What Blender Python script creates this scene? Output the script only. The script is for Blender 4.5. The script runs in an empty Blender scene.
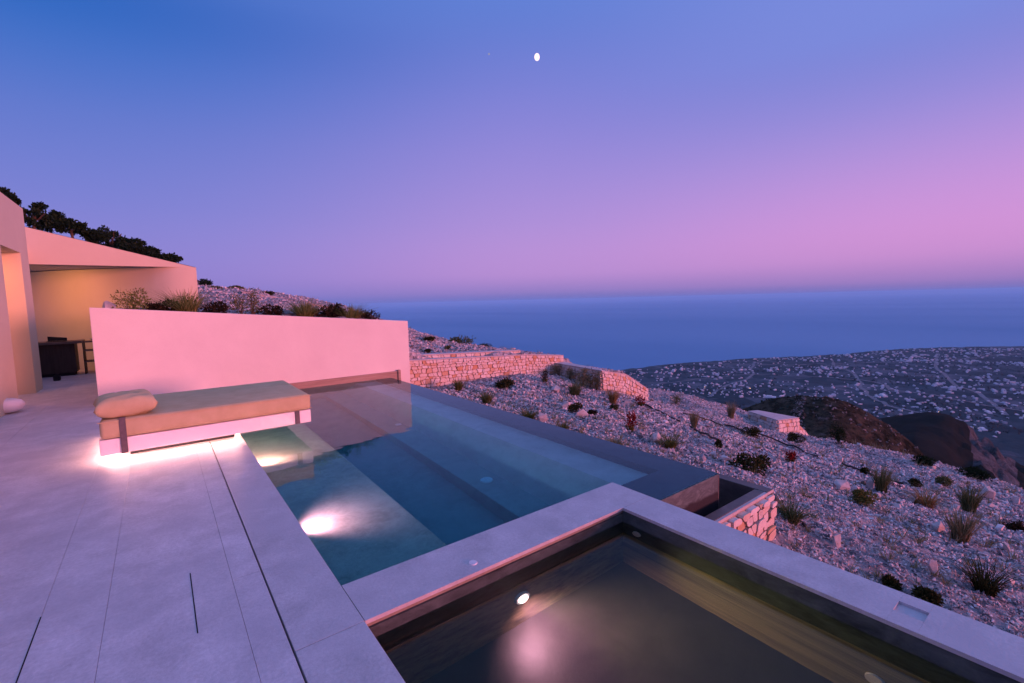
import bpy, bmesh, math, random
import numpy as np
from mathutils import Vector, Matrix

random.seed(7)
RNG = np.random.default_rng(11)
SC = bpy.context.scene
COL = SC.collection
R = math.radians

# ------------------------------------------------------------------ camera (measured from the photograph's vanishing points)
FPX, PIT, ROL, YAW, EYE = 466.107, R(5.0195), R(-1.3882), R(37.1453), 1.6
_f = np.array([math.sin(YAW)*math.cos(PIT), math.cos(YAW)*math.cos(PIT), -math.sin(PIT)])
_r0 = np.array([math.cos(YAW), -math.sin(YAW), 0.0]); _u0 = np.cross(_r0, _f)
_r = math.cos(ROL)*_r0 + math.sin(ROL)*_u0
_u = -math.sin(ROL)*_r0 + math.cos(ROL)*_u0
def ray(x, y):
    return _f*FPX + _r*(x-512) - _u*(y-341.5)
def azel(x, y):
    d = ray(x, y)
    return math.atan2(d[0], d[1]), math.atan2(d[2], math.hypot(d[0], d[1]))
def at_range(x, y, r):                       # point seen at (x, y) at horizontal distance r
    a, e = azel(x, y)
    return np.array([r*math.sin(a), r*math.cos(a), EYE + r*math.tan(e)])
cam = bpy.data.cameras.new('camera'); cam.sensor_width = 36; cam.lens = FPX*36/1024
cam.clip_start = .05; cam.clip_end = 200000
camo = bpy.data.objects.new('camera', cam); COL.objects.link(camo)
m = Matrix.Identity(4)
for i in range(3):
    m[i][0] = _r[i]; m[i][1] = _u[i]; m[i][2] = -_f[i]
m[2][3] = EYE
camo.matrix_world = m
SC.camera = camo

# ------------------------------------------------------------------ materials
def srgb(r, g, b):
    f = lambda c: (c/255/12.92) if c/255 <= .04045 else ((c/255+.055)/1.055)**2.4
    return (f(r), f(g), f(b), 1)
class NT:
    def __init__(s, name):
        s.m = bpy.data.materials.new(name); s.m.use_nodes = True
        s.t = s.m.node_tree; s.t.nodes.clear()
        s.out = s.n('ShaderNodeOutputMaterial')
    def n(s, typ, **kw):
        nd = s.t.nodes.new(typ)
        for k, v in kw.items():
            if k.startswith('i_'): nd.inputs[k[2:].replace('_', ' ')].default_value = v
            else: setattr(nd, k, v)
        return nd
    def l(s, a, b): s.t.links.new(a, b)
    def coord(s, scale=(1, 1, 1)):
        tc = s.n('ShaderNodeTexCoord'); mp = s.n('ShaderNodeMapping'); mp.inputs['Scale'].default_value = scale
        s.l(tc.outputs['Object'], mp.inputs['Vector']); return mp.outputs[0]
    def noise(s, scale, detail=6, rough=.6, vec=None, dist=0):
        nd = s.n('ShaderNodeTexNoise'); nd.inputs['Scale'].default_value = scale
        nd.inputs['Detail'].default_value = detail; nd.inputs['Roughness'].default_value = rough
        nd.inputs['Distortion'].default_value = dist
        if vec is not None: s.l(vec, nd.inputs['Vector'])
        return nd.outputs['Fac']
    def ramp(s, fac, stops, interp='LINEAR'):
        nd = s.n('ShaderNodeValToRGB'); nd.color_ramp.interpolation = interp
        e = nd.color_ramp.elements
        while len(e) < len(stops): e.new(.5)
        for k, (p, c) in enumerate(stops):
            e[k].position = p; e[k].color = c if len(c) == 4 else (*c, 1)
        s.l(fac, nd.inputs[0]); return nd.outputs[0]
    def mix(s, fac, a, b, typ='MIX'):
        nd = s.n('ShaderNodeMix', data_type='RGBA', blend_type=typ)
        if isinstance(fac, (int, float)): nd.inputs[0].default_value = fac
        else: s.l(fac, nd.inputs[0])
        for i, v in ((6, a), (7, b)):
            if isinstance(v, (tuple, list)): nd.inputs[i].default_value = v if len(v) == 4 else (*v, 1)
            else: s.l(v, nd.inputs[i])
        return nd.outputs[2]
    def bump(s, h, strength, dist=.01):
        nd = s.n('ShaderNodeBump'); nd.inputs['Strength'].default_value = strength
        nd.inputs['Distance'].default_value = dist; s.l(h, nd.inputs['Height']); return nd.outputs[0]
    def princ(s, col, rough=.8, normal=None, spec=.3):
        p = s.n('ShaderNodeBsdfPrincipled')
        if isinstance(col, (tuple, list)): p.inputs['Base Color'].default_value = col if len(col) == 4 else (*col, 1)
        else: s.l(col, p.inputs['Base Color'])
        if isinstance(rough, (int, float)): p.inputs['Roughness'].default_value = rough
        else: s.l(rough, p.inputs['Roughness'])
        p.inputs['Specular IOR Level'].default_value = spec
        if normal is not None: s.l(normal, p.inputs['Normal'])
        s.l(p.outputs[0], s.out.inputs[0]); return p

def mat_stone(name, a, b, scale=3, rough=.6, bump=.25, fine=40, stretch=(1, 1, 1), spec=.3, c=None, fm=.35):
    t = NT(name); v = t.coord(stretch)
    n1 = t.noise(scale, 8, .65, v, .4); n2 = t.noise(fine, 4, .7, v)
    col = t.ramp(n1, [(.3, a), (.7, b)])
    col = t.mix(fm, col, t.ramp(n2, [(.3, (.55, .55, .55)), (.7, (1, 1, 1))]), 'MULTIPLY')
    if c: col = t.mix(t.ramp(t.noise(scale*.35, 5, .7, v), [(.45, (0, 0, 0)), (.7, (1, 1, 1))]), col, c)
    nb = t.bump(n2, bump, .004)
    t.princ(col, rough, nb, spec); return t.m

M = {}
M['deck'] = mat_stone('limestone_deck', (.50, .48, .50), (.72, .69, .71), 3.2, .5, .5, 45, c=(.42, .41, .44), fm=.5)
M['coping'] = mat_stone('limestone_coping', (.44, .43, .44), (.66, .64, .65), 4, .45, .5, 55, fm=.5, c=(.46, .45, .47))
M['plaster'] = mat_stone('smooth_plaster', (.69, .65, .60), (.78, .74, .68), .8, .85, .2, 30, spec=.15, fm=.06)
M['glow_plaster'] = mat_stone('warm_glow_plaster', (.60, .54, .40), (.66, .60, .45), .8, .85, .12, 30, spec=.15, fm=.04)  # villa plaster with the warm lamp glow put into its colour
M['soffit'] = mat_stone('soffit_plaster', (.55, .55, .56), (.6, .6, .61), 1.1, .85, .2, 30, spec=.15)
M['white'] = mat_stone('white_render', (.78, .76, .77), (.82, .8, .8), 2, .6, .08, 50, spec=.2, fm=.05)
M['skirt'] = mat_stone('brown_skirting_stone', (.22, .15, .11), (.42, .32, .25), 2.5, .5, .3, 40, (.4, 1, 6))
M['poolstone'] = mat_stone('pool_lining_stone', (.25, .22, .17), (.40, .36, .29), 4.5, .6, .4, 45, c=(.33, .29, .23), fm=.6)
M['poolbase'] = mat_stone('pale_pool_floor_stone', (.26, .27, .25), (.40, .40, .37), 4.5, .6, .4, 45, c=(.32, .32, .30), fm=.5)
M['shelf'] = mat_stone('tan_shelf_stone', (.36, .28, .20), (.60, .50, .38), 5, .6, .5, 40, c=(.5, .42, .33), fm=.6)
M['ledge'] = mat_stone('pale_ledge_stone', (.50, .44, .42), (.66, .58, .56), 4, .6, .4, 50)
M['weir'] = mat_stone('dark_wet_weir_stone', (.012, .018, .028), (.035, .045, .06), 4, .22, .25, 50, spec=.5)
M['weirside'] = mat_stone('brown_grey_weir_cladding', (.085, .072, .068), (.19, .155, .14), 3, .45, .4, 35, (1, 1, 2.5), c=(.06, .05, .05))
M['spastone'] = mat_stone('dark_plunge_pool_stone', (.07, .065, .03), (.30, .26, .12), 3, .5, .9, 30, (3, .3, 9), c=(.34, .28, .13), fm=.75)
M['spafloor'] = mat_stone('dark_plunge_floor_stone', (.022, .022, .018), (.06, .058, .048), 3, .5, .5, 40)
def mat_weirside():
    t = NT('wet_stained_weir_cladding'); v = t.coord((1, 1, 2.5)); n1 = t.noise(2.2, 8, .7, v, 1.6); n2 = t.noise(40, 4, .7, v)
    col = t.ramp(n1, [(.35, (.05, .075, .078)), (.46, (.115, .155, .155)), (.54, (.065, .09, .092)), (.62, (.135, .18, .175)), (.75, (.08, .11, .11))])
    g = t.n('ShaderNodeNewGeometry'); sp = t.n('ShaderNodeSeparateXYZ'); t.l(g.outputs['Position'], sp.inputs[0])
    ad = t.n('ShaderNodeMath', operation='MULTIPLY_ADD'); ad.inputs[1].default_value = .14; t.l(t.noise(2.5, 4, .6, t.coord()), ad.inputs[0]); t.l(sp.outputs[2], ad.inputs[2])
    mr_ = t.n('ShaderNodeMapRange'); mr_.inputs['From Min'].default_value = -.205; mr_.inputs['From Max'].default_value = -.175; t.l(ad.outputs[0], mr_.inputs[0])
    col = t.mix(mr_.outputs[0], (.022, .024, .03), col)
    t.princ(col, .45, t.bump(n2, .4, .004), .3); return t.m
M['weirend'] = mat_weirside()
M['lip'] = mat_stone('wet_brown_lip_stone', (.03, .042, .042), (.10, .13, .125), 6, .4, .5, 30, (1, 1, 2))
M['dark'] = mat_stone('dark_joint', (.01, .01, .012), (.02, .02, .025), 5, .8, .1)
M['mortar'] = mat_stone('earth_mortar', (.40, .27, .2), (.54, .40, .31), 6, .9, .6, 60)
M['cap'] = mat_stone('rough_wall_cap', (.42, .38, .38), (.58, .53, .52), 5, .8, .8, 30)

def mat_islands(name, stops, rough=.8, bump=.5, bscale=25, spec=.2, noise_mul=.4):
    t = NT(name); g = t.n('ShaderNodeNewGeometry')
    col = t.ramp(g.outputs['Random Per Island'], stops)
    v = t.coord(); n = t.noise(bscale, 6, .7, v)
    col = t.mix(noise_mul, col, t.ramp(n, [(.3, (.45, .45, .45)), (.7, (1, 1, 1))]), 'MULTIPLY')
    t.princ(col, rough, t.bump(n, bump, .01), spec); return t.m
M['rubble'] = mat_islands('rubble_stones', [(0, (.66, .56, .50)), (.3, (.74, .67, .62)), (.55, (.68, .52, .42)), (.78, (.76, .71, .67)), (.93, (.62, .40, .26)), (1, (.58, .32, .18))], .8, .8, 14)
M['gravel'] = mat_islands('limestone_gravel', [(0, (.10, .10, .12)), (.25, (.28, .27, .29)), (.55, (.56, .52, .53)), (.85, (.84, .78, .76)), (1, (.68, .52, .44))], .85, .5, 30)
M['boulder'] = mat_stone('pale_boulder', (.42, .37, .36), (.60, .54, .52), 7, .85, .9, 22)

def mat_leaf(name, stops, rough=.6, trans=.25):
    t = NT(name); g = t.n('ShaderNodeNewGeometry')
    col = t.ramp(g.outputs['Random Per Island'], stops)
    d = t.n('ShaderNodeBsdfDiffuse'); tr = t.n('ShaderNodeBsdfTranslucent'); mx = t.n('ShaderNodeMixShader'); mx.inputs[0].default_value = trans
    t.l(col, d.inputs[0]); t.l(col, tr.inputs[0]); t.l(d.outputs[0], mx.inputs[1]); t.l(tr.outputs[0], mx.inputs[2])
    t.l(mx.outputs[0], t.out.inputs[0]); return t.m
M['l_green'] = mat_leaf('green_blades', [(0, (.06, .075, .02)), (.5, (.11, .12, .035)), (1, (.22, .2, .06))])
M['l_olive'] = mat_leaf('olive_blades', [(0, (.05, .07, .025)), (.5, (.10, .125, .05)), (1, (.19, .2, .09))])
M['l_beige'] = mat_leaf('dry_beige_blades', [(0, (.10, .10, .05)), (.5, (.19, .18, .09)), (1, (.32, .29, .17))])
M['l_ochre'] = mat_leaf('ochre_blades', [(0, (.09, .12, .03)), (.5, (.18, .2, .06)), (1, (.36, .32, .11))])
M['l_orange'] = mat_leaf('orange_brown_blades', [(0, (.16, .09, .03)), (.5, (.26, .17, .06)), (1, (.4, .27, .12))])
M['l_dark'] = mat_leaf('dark_green_leaves', [(0, (.016, .02, .01)), (.5, (.035, .04, .016)), (1, (.08, .085, .03))])
M['l_maroon'] = mat_leaf('dark_maroon_leaves', [(0, (.018, .014, .010)), (.5, (.032, .026, .016)), (1, (.07, .05, .03))])
M['l_red'] = mat_leaf('red_leaves', [(0, (.1, .01, .012)), (.5, (.2, .02, .02)), (1, (.32, .05, .04))])
M['l_pine'] = mat_leaf('pine_needles', [(0, (.006, .016, .008)), (.5, (.014, .030, .014)), (1, (.035, .055, .024))], trans=.15)
M['wood'] = mat_stone('bark', (.06, .04, .025), (.13, .09, .06), 8, .9, .8, 30)
M['hose'] = mat_stone('black_rubber', (.012, .012, .014), (.02, .02, .022), 8, .6, .1)
M['darkwood'] = mat_stone('dark_stained_wood', (.022, .016, .014), (.05, .036, .03), 3, .5, .3, 30, (8, 1, 1))
M['furniture_top'] = mat_stone('worn_counter_top', (.10, .075, .065), (.17, .13, .11), 4, .5, .3, 40)
M['metal'] = mat_stone('dark_band_webbing', (.10, .085, .095), (.15, .13, .14), 20, .6, .3, 90)

def mat_fabric():
    t = NT('tan_outdoor_fabric'); v = t.coord()
    w = t.n('ShaderNodeTexWave', wave_type='BANDS', bands_direction='DIAGONAL'); w.inputs['Scale'].default_value = 90; w.inputs['Distortion'].default_value = 1
    t.l(v, w.inputs['Vector']); n = t.noise(5, 5, .6, v)
    col = t.ramp(n, [(.3, (.46, .39, .22)), (.7, (.55, .47, .28))])
    t.princ(col, .95, t.bump(w.outputs['Fac'], .25, .003), .1); return t.m
M['fabric'] = mat_fabric()
def emis(name, col, s):
    t = NT(name); e = t.n('ShaderNodeEmission'); e.inputs[0].default_value = (*col, 1); e.inputs[1].default_value = s
    t.l(e.outputs[0], t.out.inputs[0]); return t.m
M['led'] = emis('led_strip_glow', (1, .44, .38), 120)
M['lens'] = emis('underwater_lamp_lens', (1, .62, .66), 22)
M['bulb'] = emis('downlight_bulb', (1, .45, .12), 12)
M['lit'] = emis('lit_window_glow', (1, .55, .3), 9.0)
M['moon'] = emis('moon_surface', (1, .72, .72), 1.5)
M['star'] = emis('star_glow', (.8, .75, 1), .42)
M['fitting'] = mat_stone('pale_plastic_fitting', (.7, .68, .7), (.8, .78, .8), 8, .4, .05)

def mat_water(name, absorb, dens, bumpd=.006, bs=2.2, scat=0, tint=(.70, .95, 1)):
    t = NT(name); v = t.coord((1, 1, 1))
    n = t.noise(bs, 3, .5, v)
    nb = t.bump(n, .5, bumpd)
    g = t.n('ShaderNodeBsdfGlass'); g.inputs['IOR'].default_value = 1.333; g.inputs['Color'].default_value = (*tint, 1); g.inputs['Roughness'].default_value = 0
    t.l(nb, g.inputs['Normal']); t.l(g.outputs[0], t.out.inputs[0])
    a = t.n('ShaderNodeVolumeAbsorption'); a.inputs['Color'].default_value = (*absorb, 1); a.inputs['Density'].default_value = dens
    if scat:
        sc_ = t.n('ShaderNodeVolumeScatter'); sc_.inputs['Density'].default_value = scat; sc_.inputs['Color'].default_value = (1, 1, 1, 1)
        ad = t.n('ShaderNodeAddShader'); t.l(a.outputs[0], ad.inputs[0]); t.l(sc_.outputs[0], ad.inputs[1]); t.l(ad.outputs[0], t.out.inputs['Volume'])
    else: t.l(a.outputs[0], t.out.inputs['Volume'])
    return t.m
M['water'] = mat_water('pool_water', (.14, .84, .89), .95)
M['spawater'] = mat_water('plunge_pool_water', (.6, .62, .3), .5, scat=.09, tint=(.62, .74, .70))

# ------------------------------------------------------------------ helpers
def props(o, label=None, cat=None, group=None, kind=None):
    if label: o['label'] = label
    if cat: o['category'] = cat
    if group: o['group'] = group
    if kind: o['kind'] = kind
    return o
def empty(name, loc, label, cat, group=None):
    o = bpy.data.objects.new(name, None); o.location = loc; o.empty_display_size = .1; COL.objects.link(o)
    return props(o, label, cat, group)
def root_loc(p):
    while p.parent is not None: p = p.parent
    return p.location
def mesh_np(name, V, F, mats, parent=None, midx=None, smooth=False):
    me = bpy.data.meshes.new(name)
    V = np.asarray(V, np.float32)
    if parent is not None: V = V - np.array(root_loc(parent), np.float32)
    if isinstance(F, np.ndarray):
        k = F.shape[1]; n = len(F)
        me.vertices.add(len(V)); me.vertices.foreach_set('co', V.ravel())
        me.loops.add(n*k); me.loops.foreach_set('vertex_index', F.ravel().astype(np.int32))
        me.polygons.add(n); me.polygons.foreach_set('loop_start', np.arange(0, n*k, k, dtype=np.int32))
        me.polygons.foreach_set('loop_total', np.full(n, k, np.int32))
    else:
        me.from_pydata([tuple(map(float, v)) for v in V], [], F)
    for mm in (mats if isinstance(mats, (list, tuple)) else [mats]): me.materials.append(M[mm] if isinstance(mm, str) else mm)
    if midx is not None: me.polygons.foreach_set('material_index', np.asarray(midx, np.int32))
    me.polygons.foreach_set('use_smooth', np.full(len(me.polygons), smooth))
    me.update(calc_edges=True); me.validate()
    o = bpy.data.objects.new(name, me); COL.objects.link(o)
    if parent is not None: o.parent = parent
    return o
def bm_obj(name, bm, mats, parent=None, smooth=False):
    if parent is not None: bmesh.ops.translate(bm, verts=bm.verts, vec=-Vector(root_loc(parent)))
    me = bpy.data.meshes.new(name); bm.to_mesh(me); bm.free()
    for mm in (mats if isinstance(mats, (list, tuple)) else [mats]): me.materials.append(M[mm])
    for p in me.polygons: p.use_smooth = smooth
    o = bpy.data.objects.new(name, me); COL.objects.link(o)
    if parent is not None: o.parent = parent
    return o
def add_box(bm, x0, x1, y0, y1, z0, z1, bev=0, seg=1):
    r = bmesh.ops.create_cube(bm, size=1)
    vs = r['verts']
    for v in vs:
        v.co = Vector(((x0+x1)/2+v.co.x*(x1-x0), (y0+y1)/2+v.co.y*(y1-y0), (z0+z1)/2+v.co.z*(z1-z0)))
    if bev:
        es = list({e for v in vs for e in v.link_edges})
        bmesh.ops.bevel(bm, geom=es, offset=bev, segments=seg, affect='EDGES', profile=.5)
def boxo(name, b, mat, parent=None, bev=.004, seg=1, smooth=False):
    bm = bmesh.new()
    for bb in (b if isinstance(b[0], (tuple, list)) else [b]): add_box(bm, *bb, bev, seg)
    return bm_obj(name, bm, mat, parent, smooth)
def prism(bm, pts, z0, z1):                     # pts: (x, y) ccw; z0, z1 numbers or per-point lists
    n = len(pts)
    z0 = z0 if isinstance(z0, (list, tuple)) else [z0]*n
    z1 = z1 if isinstance(z1, (list, tuple)) else [z1]*n
    a = [bm.verts.new((p[0], p[1], z)) for p, z in zip(pts, z0)]
    b = [bm.verts.new((p[0], p[1], z)) for p, z in zip(pts, z1)]
    bm.faces.new(a[::-1]); bm.faces.new(b)
    for i in range(n): bm.faces.new((a[i], a[(i+1) % n], b[(i+1) % n], b[i]))
def disc(bm, c, n, rad, thick, seg=24):
    n = Vector(n).normalized(); q = n.to_track_quat('Z', 'Y').to_matrix().to_4x4()
    bmesh.ops.create_cone(bm, cap_ends=True, segments=seg, radius1=rad, radius2=rad*.9, depth=thick, matrix=Matrix.Translation(Vector(c)) @ q)

# numpy value noise
_T = RNG.random((256, 256)).astype(np.float64)
def vnoise(x, y):
    xi = np.floor(x).astype(int); yi = np.floor(y).astype(int); fx = x-xi; fy = y-yi
    fx = fx*fx*(3-2*fx); fy = fy*fy*(3-2*fy)
    g = lambda a, b: _T[a & 255, b & 255]
    return (g(xi, yi)*(1-fx)+g(xi+1, yi)*fx)*(1-fy)+(g(xi, yi+1)*(1-fx)+g(xi+1, yi+1)*fx)*fy
def fbm(x, y, o=5, lac=2.03, gain=.5):
    s = 0; a = 1; t = 0
    for k in range(o):
        s = s+a*(vnoise(x+17.3*k, y-9.1*k)-.5); t += a; x = x*lac; y = y*lac; a *= gain
    return s/t
def sst(x, a, b):
    t = np.clip((x-a)/(b-a), 0, 1); return t*t*(3-2*t)

# ------------------------------------------------------------------ hillside terrain (thin-plate surfaces through measured points)
def tps(P):
    P = np.array(P, float); X = P[:, :2]/10; n = len(P)
    d = np.linalg.norm(X[:, None]-X[None], axis=2); K = np.where(d > 0, d*d*np.log(d+1e-12), 0)+np.eye(n)*1e-3
    A = np.zeros((n+3, n+3)); A[:n, :n] = K; A[:n, n] = 1; A[:n, n+1:] = X; A[n, :n] = 1; A[n+1:, :n] = X.T
    s = np.linalg.solve(A, np.concatenate([P[:, 2], [0, 0, 0]]))
    def f(x, y):
        x = np.asarray(x, float)/10; y = np.asarray(y, float)/10
        out = s[n]+s[n+1]*x+s[n+2]*y
        for i in range(n):
            dd = np.hypot(x-X[i, 0], y-X[i, 1]); out = out+s[i]*dd*dd*np.log(dd+1e-12)
        return out
    return f
def pr(x, y, r, dz=0):
    p = at_range(x, y, r); return (p[0], p[1], p[2]+dz)
FAR = [pr(645, 389, 21), pr(690, 397.5, 23), pr(734, 406, 24), pr(815, 442.5, 23), pr(848, 448.5, 22.5), pr(880, 456.5, 21.5), pr(909, 462, 21), pr(931, 467, 20.5),
       pr(968, 475.5, 20), pr(1000, 486, 19), pr(1023, 492, 18)]
def beyond(p, k, dz): return (p[0]*k, p[1]*k, p[2]-dz)
DROP = [beyond(p, 1.5, 7.5) for p in FAR]+[beyond(p, 2.4, 22) for p in FAR[::2]]
SHARED = FAR+DROP+[pr(505, 353, 22), pr(450, 341, 22), pr(410, 330, 22), pr(565, 366, 20, -.3), pr(600, 376, 20, -.5),
    beyond(pr(505, 353, 22), 1.6, 6), beyond(pr(410, 330, 22), 1.7, 4.5), beyond(pr(600, 376, 20), 1.6, 6),
    (19, -6, -4.6), (30, -8, -12), (45, 5, -24), (12, -8, -3.6)]
ZA = tps(SHARED+[(4.8, 2.0, -.86), (4.8, 2.6, -.62), (4.8, 4, -.55), (4.8, 7, -.56), (4.8, 10, -.66), (5.5, 12, -.78), (8.4, 12, -.86), (11.2, 12, -.97), (11.15, 10, -1.38),
    (13.45, 10, -2.0), (8, 7, -1.0), (8, 2.5, -1.45), (3.2, 1.5, -.95), (3.2, -1, -1.15), (3.2, -4, -1.5), (8, -3, -2.0), (13, 4, -2.55), (12, 7.5, -1.95), (18.9, 8, -3.82), (22.2, 8, -4.8),
    (16, 7, -3.0), (16, 10.5, -2.75)])
WT = lambda x: 1.65-.085*(x+.84)               # top of the pink wall along x
ZB = tps(SHARED+[(-.8, 10.5, WT(-.8)-.1), (2, 10.5, WT(2)-.1), (4.4, 10.5, WT(4.4)-.1), (-.5, 12.5, 1.6), (4.2, 12.5, 1.2), (2, 14, 1.5), (5.6, 12.9, .05), (9.6, 12.9, -.18), (11.3, 12.5, -.45),
    (5.5, 15, .3), pr(200, 285, 30), pr(240, 292, 30), pr(300, 301, 30), pr(345, 309.5, 28), pr(380, 320, 25), beyond(pr(240, 292, 30), 1.5, 1.5), beyond(pr(345, 309, 28), 1.6, 4),
    (-2, 19, 1.7), (-8, 25, 2.3), (-7, 60, 3.8), (0, 60, 2.8), (4, 45, 2.9), (-30, 40, 8), (-25, 10, 4), (-40, 80, 12), (10, 70, -1), (30, 60, -16), (2, 19, 1.9), (0, 90, 4)])
def ground(x, y, noise=True):
    x = np.asarray(x, float); y = np.asarray(y, float)
    w = sst(y, 12.1, 12.25)*(1-sst(x, 11.4, 14.5))
    w = np.maximum(w, np.where((x < 4.62) & (y > 10.25), 1.0, 0.0))
    z = ZA(x, y)*(1-w)+ZB(x, y)*w
    if noise:
        r = np.hypot(x, y); k = np.clip(r/12, .6, 4)
        z = z+fbm(x*.45, y*.45, 3)*.22*k+fbm(x*1.7+40, y*1.7, 4)*.13*np.minimum(k, 1.5)+np.abs(fbm(x*5, y*5+9, 3))*.16
    # ground inside the upper stone terrace
    t2 = (x > 11.3) & (x < 13.3) & (y > 10.15) & (y < 12.2)
    z = np.where(t2, -.72-.12*np.clip(x-11.1, 0, 9)-np.clip(x-12.3, 0, 2)*.4, z)
    cut = ((x < 4.68) & (y < 10.28) & (y > 2.1)) | ((x < 3.0) & (y <= 2.1)) | ((x < -.72) & (y < 19)) | ((x < .3) & (y > 13.6) & (y < 19))
    return np.where(cut, -2.6, z)
def graded(segs):
    out = [segs[0][0]]
    for a, b, s0, s1 in segs:
        x = a; n = max(1, int(round((b-a)/((s0+s1)/2)))); t = np.arange(1, n+1)/n
        k = s1/s0; tt = (k**t-1)/(k-1) if abs(k-1) > 1e-3 else t
        out += list(a+(b-a)*tt)
    return np.array(out)
gx = graded([(-60, -4, 3, .6), (-4, 2.9, .6, .3), (2.9, 3.03, .13, .13), (3.03, 4.66, .08, .08), (4.66, 4.70, .04, .04), (4.70, 12, .06, .1), (12, 26, .1, .25), (26, 60, .3, 3)])
gy = graded([(-14, -4, 1, .25), (-4, 2.08, .16, .07), (2.08, 2.12, .04, .04), (2.12, 10.24, .07, .08), (10.24, 10.3, .06, .06), (10.3, 12.1, .08, .08), (12.1, 12.25, .05, .05), (12.25, 20, .08, .2), (20, 34, .2, .5), (34, 110, .5, 4)])
GX, GY = np.meshgrid(gx, gy); GZ = ground(GX, GY)
ny, nx = GX.shape
idx = np.arange(nx*ny).reshape(ny, nx)
F = np.stack([idx[:-1, :-1], idx[:-1, 1:], idx[1:, 1:], idx[1:, :-1]], -1).reshape(-1, 4)
def mat_ground():
    t = NT('gravelly_hillside'); v = t.coord()
    n1 = t.noise(.7, 6, .65, v); n2 = t.noise(14, 8, .75, v)
    vo = t.n('ShaderNodeTexVoronoi'); vo.inputs['Scale'].default_value = 13; t.l(v, vo.inputs['Vector'])
    col = t.ramp(vo.outputs['Color'], [(.1, (.16, .16, .18)), (.6, (.44, .42, .44)), (.95, (.72, .66, .66))])
    col = t.mix(.5, col, t.ramp(n2, [(.3, (.3, .28, .28)), (.7, (1, 1, 1))]), 'MULTIPLY')
    col = t.mix(t.ramp(n1, [(.55, (0, 0, 0)), (.75, (.6, .6, .6))]), col, (.36, .28, .25))
    b1 = t.n('ShaderNodeMath', operation='ADD'); t.l(vo.outputs['Distance'], b1.inputs[0]); t.l(n2, b1.inputs[1])
    t.princ(col, .9, t.bump(b1.outputs[0], 1, .05), .1); return t.m
M['ground'] = mat_ground()
props(mesh_np('hillside', np.stack([GX, GY, GZ], -1).reshape(-1, 3), F, 'ground', smooth=True), kind='structure')

# ------------------------------------------------------------------ gravel: loose limestone rubble, far too many to count
def hull_rock(n=11, flat=.7, seed=0):
    rs = np.random.default_rng(seed); p = rs.normal(size=(n, 3)); p /= np.linalg.norm(p, axis=1)[:, None]; p *= rs.uniform(.7, 1.1, (n, 1)); p[:, 2] *= flat
    bm = bmesh.new()
    for q in p: bm.verts.new(q)
    bmesh.ops.convex_hull(bm, input=bm.verts)
    for v in [v for v in bm.verts if not v.link_faces]: bm.verts.remove(v)
    bmesh.ops.triangulate(bm, faces=bm.faces)
    bm.verts.index_update()
    V = np.array([v.co[:] for v in bm.verts]); Fc = np.array([[v.index for v in f.verts] for f in bm.faces]); bm.free()
    return V, Fc
def rotmats(n, rs):
    q = rs.normal(size=(n, 4)); q /= np.linalg.norm(q, axis=1)[:, None]; w, x, y, z = q.T
    return np.stack([1-2*(y*y+z*z), 2*(x*y-z*w), 2*(x*z+y*w), 2*(x*y+z*w), 1-2*(x*x+z*z), 2*(y*z-x*w), 2*(x*z-y*w), 2*(y*z+x*w), 1-2*(x*x+y*y)], -1).reshape(-1, 3, 3)
def scatter(N, az0, az1, r0, r1, smin, smax, rs, power=1.0):
    az = rs.uniform(R(az0), R(az1), N); r = np.exp(rs.uniform(math.log(r0), math.log(r1), N))
    x = r*np.sin(az); y = r*np.cos(az); z = ground(x, y); ok = z > -2.55*np.ones(N)
    ok |= (x > 8)
    ok &= ~((x < 4.82) & (y > 1.9) & (y < 10.4)) & ~((x < 3.15) & (y < 2.2)) & ~((y > 11.7) & (y < 12.75) & (x > 4.6) & (x < 11.5)) & ~((x < 4.8) & (y > 10) & (y < 10.45)) & ~((x < 1.1) & (y < 15.6))
    x, y, z, r = x[ok], y[ok], z[ok], r[ok]
    s = rs.uniform(0, 1, len(x))**2.6*(smax-smin)+smin
    s = s*np.clip(r/7, .8, 1.7)**power
    return x, y, z, s
VV = []; FF = []; off = 0
rs = np.random.default_rng(5)
sets = [scatter(185000, 22, 104, 4.2, 27, .008, .029, rs), scatter(15000, -2, 40, 12, 34, .02, .055, rs, .5), scatter(700, 22, 104, 4.6, 26, .03, .085, rs, .6)]
x, y, z, s = [np.concatenate(k) for k in zip(*sets)]
kinds = [hull_rock(8+k % 3, .6+.1*(k % 3), 100+k) for k in range(8)]
pick = rs.integers(0, 8, len(x))
for k in range(8):
    mk = pick == k; n = mk.sum(); V, Fc = kinds[k]
    Rm = rotmats(n, rs); P = np.einsum('nij,vj->nvi', Rm, V)*s[mk][:, None, None]*rs.uniform(.7, 1.3, (n, 1, 3))
    P += np.stack([x[mk], y[mk], z[mk]+s[mk]*.25], -1)[:, None]
    VV.append(P.reshape(-1, 3)); FF.append((Fc[None]+(np.arange(n)*len(V))[:, None, None]).reshape(-1, 3)+off); off += n*len(V)
props(mesh_np('gravel', np.concatenate(VV), np.concatenate(FF), 'gravel'), kind='stuff')

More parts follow.
